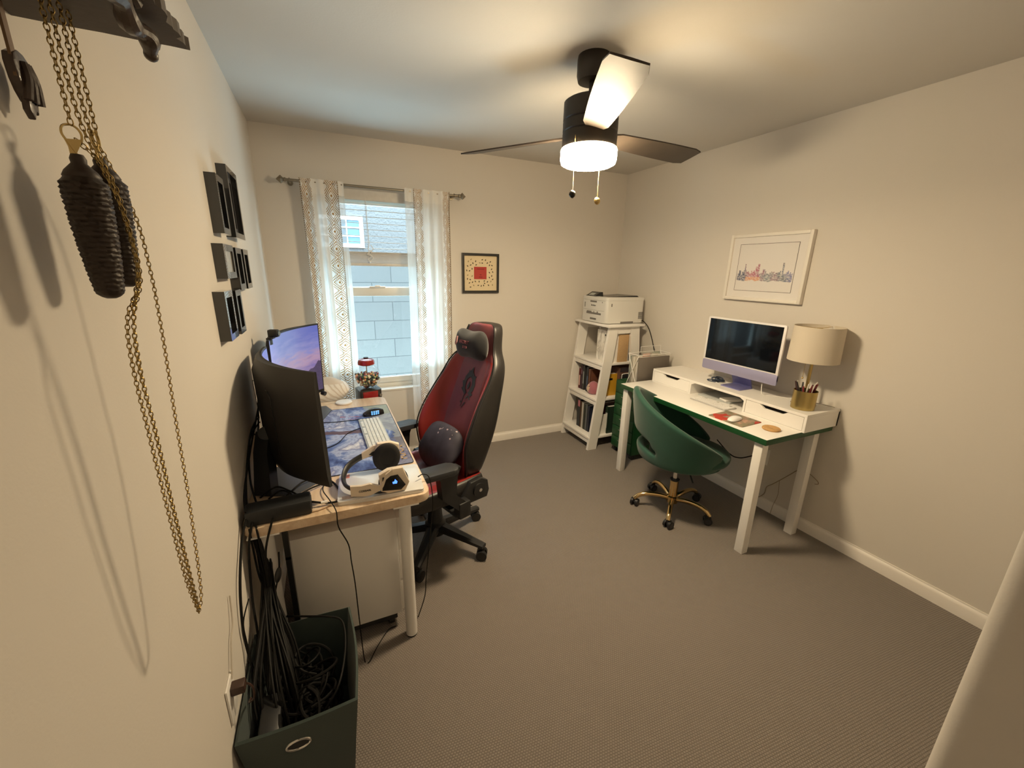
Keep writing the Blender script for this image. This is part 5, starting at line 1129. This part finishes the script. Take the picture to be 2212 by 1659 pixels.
q = MB(); q.cyl((-.040, .012, .27), (-.040, .012, .165), .0012, n=6); q.sphere((-.040, .012, .162), .005); q.build('pull_chain', M_BRASS, tl)
tag(MB().tube([(2.59, 1.36, RT+.004), (2.60, 1.32, RT+.012), (2.62, 1.27, RT+.01), (2.645, 1.25, RT+.004)], .002, 6).build('thin_cable', mat('clear_cord', (.35, .30, .22), .4)), 'thin lamp cord behind the pen cup on the white shelf', 'cord')
# pen cup and pens
cu = thing('pen_cup', 'brushed brass pen cup in front of the table lamp', 'cup', (2.460, 1.322, RT)); q = MB(); q.lathe([(.001, 0), (.0575, 0), (.059, .002), (.059, .108), (.0565, .108), (.0565, .005), (.001, .004)], n=40); q.build('cup', mat('brushed_brass', (.50, .38, .15), .30, metal=1.0), cu)
cols = ('#4a1c20', '#b8b4a8', '#5c2026', '#202022', '#8a3a3c', '#c8c4b8', '#3a1a1c', '#6a2a2c', '#d0ccc0', '#2a2224', '#7a2c2e')
names = ('dark maroon pen', 'silver pen', 'plum pen', 'black pen', 'reddish pen', 'white pen', 'dark brown pen', 'crimson pen', 'cream pencil', 'charcoal pen', 'burgundy marker')
for i in range(11):
    a = i*2.399; r0 = .018; r1 = .040 if i % 3 else .050; L = .128+.008*((i*7) % 4)
    b0 = Vector((2.460+r0*math.cos(a+.5), 1.322+r0*math.sin(a+.5), RT+.012)); d = (Vector((2.460+r1*math.cos(a), 1.322+r1*math.sin(a), RT+.12))-b0).normalized()
    q = MB(); q.cyl(b0, b0+d*L*.72, .0042, .0046, 8); q.cyl(b0+d*L*.72, b0+d*L, .0052, .0040, 8)
    tag(q.build('pen', mat('pen_'+cols[i][1:], cols[i], .35)), names[i]+' standing in the brass cup beside the table lamp', 'pen', 'pens in the brass cup')
# framed skyline
def skyfn(g, b):
    y, z = g.xyz(g.coord('UV'))[0:2]
    n = g.noise(g.map(g.coord('UV'), (30, 0, 1)), 1.0, 5, .7); n2 = g.noise(g.map(g.coord('UV'), (8, 6, 1)), 1.0, 5, .6, .4); n3 = g.noise(g.map(g.coord('UV'), (16, 26, 1)), 1.6, 4, .7)
    st_ = g.n('ShaderNodeTexVoronoi', feature='F1', voronoi_dimensions='1D'); st_.inputs['Scale'].default_value = 48; g.set(st_.inputs['W'], y)
    hgt = g.math('ADD', .36, g.math('MULTIPLY', g.xyz(st_.outputs['Color'])[0], .09))
    for p, w_, h in ((.40, .018, .58), (.38, .032, .52), (.155, .010, .58), (.165, .02, .45), (.82, .014, .60), (.50, .02, .47)): hgt = g.math('MAXIMUM', hgt, g.math('MULTIPLY', g.math('LESS_THAN', g.math('ABSOLUTE', g.math('SUBTRACT', y, p)), w_), h))
    low = g.math('ADD', .16, g.math('MULTIPLY', n2, .12))
    ins = g.math('MULTIPLY', g.math('LESS_THAN', z, hgt), g.math('GREATER_THAN', z, low)); ins = g.math('MULTIPLY', ins, g.band(y, .015, .985))
    c = g.ramp(g.math('ADD', y, g.math('MULTIPLY', g.math('SUBTRACT', n2, .5), .35)), [(.05, '#3c4468'), (.17, '#4a4e6c'), (.26, '#b0566a'), (.40, '#a4526e'), (.50, '#74707e'), (.58, '#76848a'), (.70, '#8c6476'), (.80, '#5c6a76'), (.95, '#6c70a0')])
    warm = g.math('MULTIPLY', g.math('LESS_THAN', z, .30), g.band(y, .18, .45)); c = g.mix(g.math('MULTIPLY', warm, .8), c, lin('#d8945a')); c = g.mix(g.math('MULTIPLY', g.math('GREATER_THAN', n3, .5), .6), c, lin('#d8d2cc'))
    g.set(b.inputs['Base Color'], g.mix(g.math('MULTIPLY', ins, .92), (.70, .67, .64), c))
    b.inputs['Coat Weight'].default_value = .35; b.inputs['Coat Roughness'].default_value = .08
fp = thing('framed_picture', 'white-framed watercolour city skyline above the lavender computer', 'picture', (XR, 1.830, 1.622))
hw, hh, fw = .270, .216, .020
q = MB(); q.mm((-.030, -hw, -hh), (0, -hw+fw, hh), .002); q.mm((-.030, hw-fw, -hh), (0, hw, hh), .002); q.mm((-.030, -hw+fw, -hh), (0, hw-fw, -hh+fw), .002); q.mm((-.030, -hw+fw, hh-fw), (0, hw-fw, hh), .002); q.build('frame', mat('picture_frame_white', (.76, .72, .66), .45), fp)
MB().mm((-.018, -hw+fw, -hh+fw), (-.002, hw-fw, hh-fw)).build('mount', mat('mount_board', (.72, .69, .66), .6, coat=.35), fp, smooth=0)
a_, b2 = .195, .150
q = MB(); q.grid(lambda u, v: (-.0186, a_-2*a_*u, -b2+2*b2*v), 1, 1); q.build('print', mat('skyline_print', '#b8b0a8', .6, fn=skyfn), fp, smooth=0)
q = MB(); t_ = .0022
for y0, y1, z0, z1 in ((-a_, a_, b2, b2+t_), (-a_, a_, -b2-t_, -b2), (-a_-t_, -a_, -b2-t_, b2+t_), (a_, a_+t_, -b2-t_, b2+t_)): q.mm((-.0192, y0, z0), (-.0182, y1, z1))
q.build('border_line', mat('dark_line', (.07, .055, .05), .6), fp, smooth=0)
# cables and outlet under the white desk
q = thing('wall_outlet', 'wall outlet with a black plug under the white desk', 'outlet', (XR, 1.60, .375)); MB().mm((-.006, -.036, -.058), (0, .036, .058), .003).build('plate', M_WHITE, q); MB().box((-.02, .004, .02), (.03, .03, .026), .004).build('plug', M_BLACK, q)
tag(MB().tube([(2.645, 1.605, .39), (2.63, 1.66, .355), (2.62, 1.74, .305), (2.62, 1.82, .30), (2.63, 1.95, .36)], .004, 6).build('black_cord', M_CABLE), 'black cord under the white desk running to the outlet', 'cord')
M_CC = mat('clear_cable', (.30, .24, .17), .45)
tag(MB().tube([(2.600, 1.30, .70), (2.60, 1.295, .56), (2.605, 1.315, .44), (2.615, 1.345, .405), (2.64, 1.42, .312), (2.645, 1.492, .222), (2.645, 1.531, .177), (2.645, 1.540, .12), (2.64, 1.575, .075), (2.635, 1.60, .10)], .0026, 6).build('lamp_cable', M_CC), 'thin pale cable sagging around the far desk leg by the wall', 'cable')
tag(MB().tube([(2.62, 1.335, .42), (2.635, 1.30, .40), (2.645, 1.25, .37), (2.645, 1.238, .352), (2.645, 1.256, .342)], .0024, 6).build('cable_end', M_CC), 'loose hooked end of a pale cable beyond the far desk leg', 'cable')
tag(MB().tube([(2.645, 1.46, .265), (2.648, 1.452, .16), (2.648, 1.468, .07), (2.64, 1.47, .004)], .0016, 6).build('thin_wire', M_CC), 'very thin pale wire hanging on the wall under the white desk', 'wire')
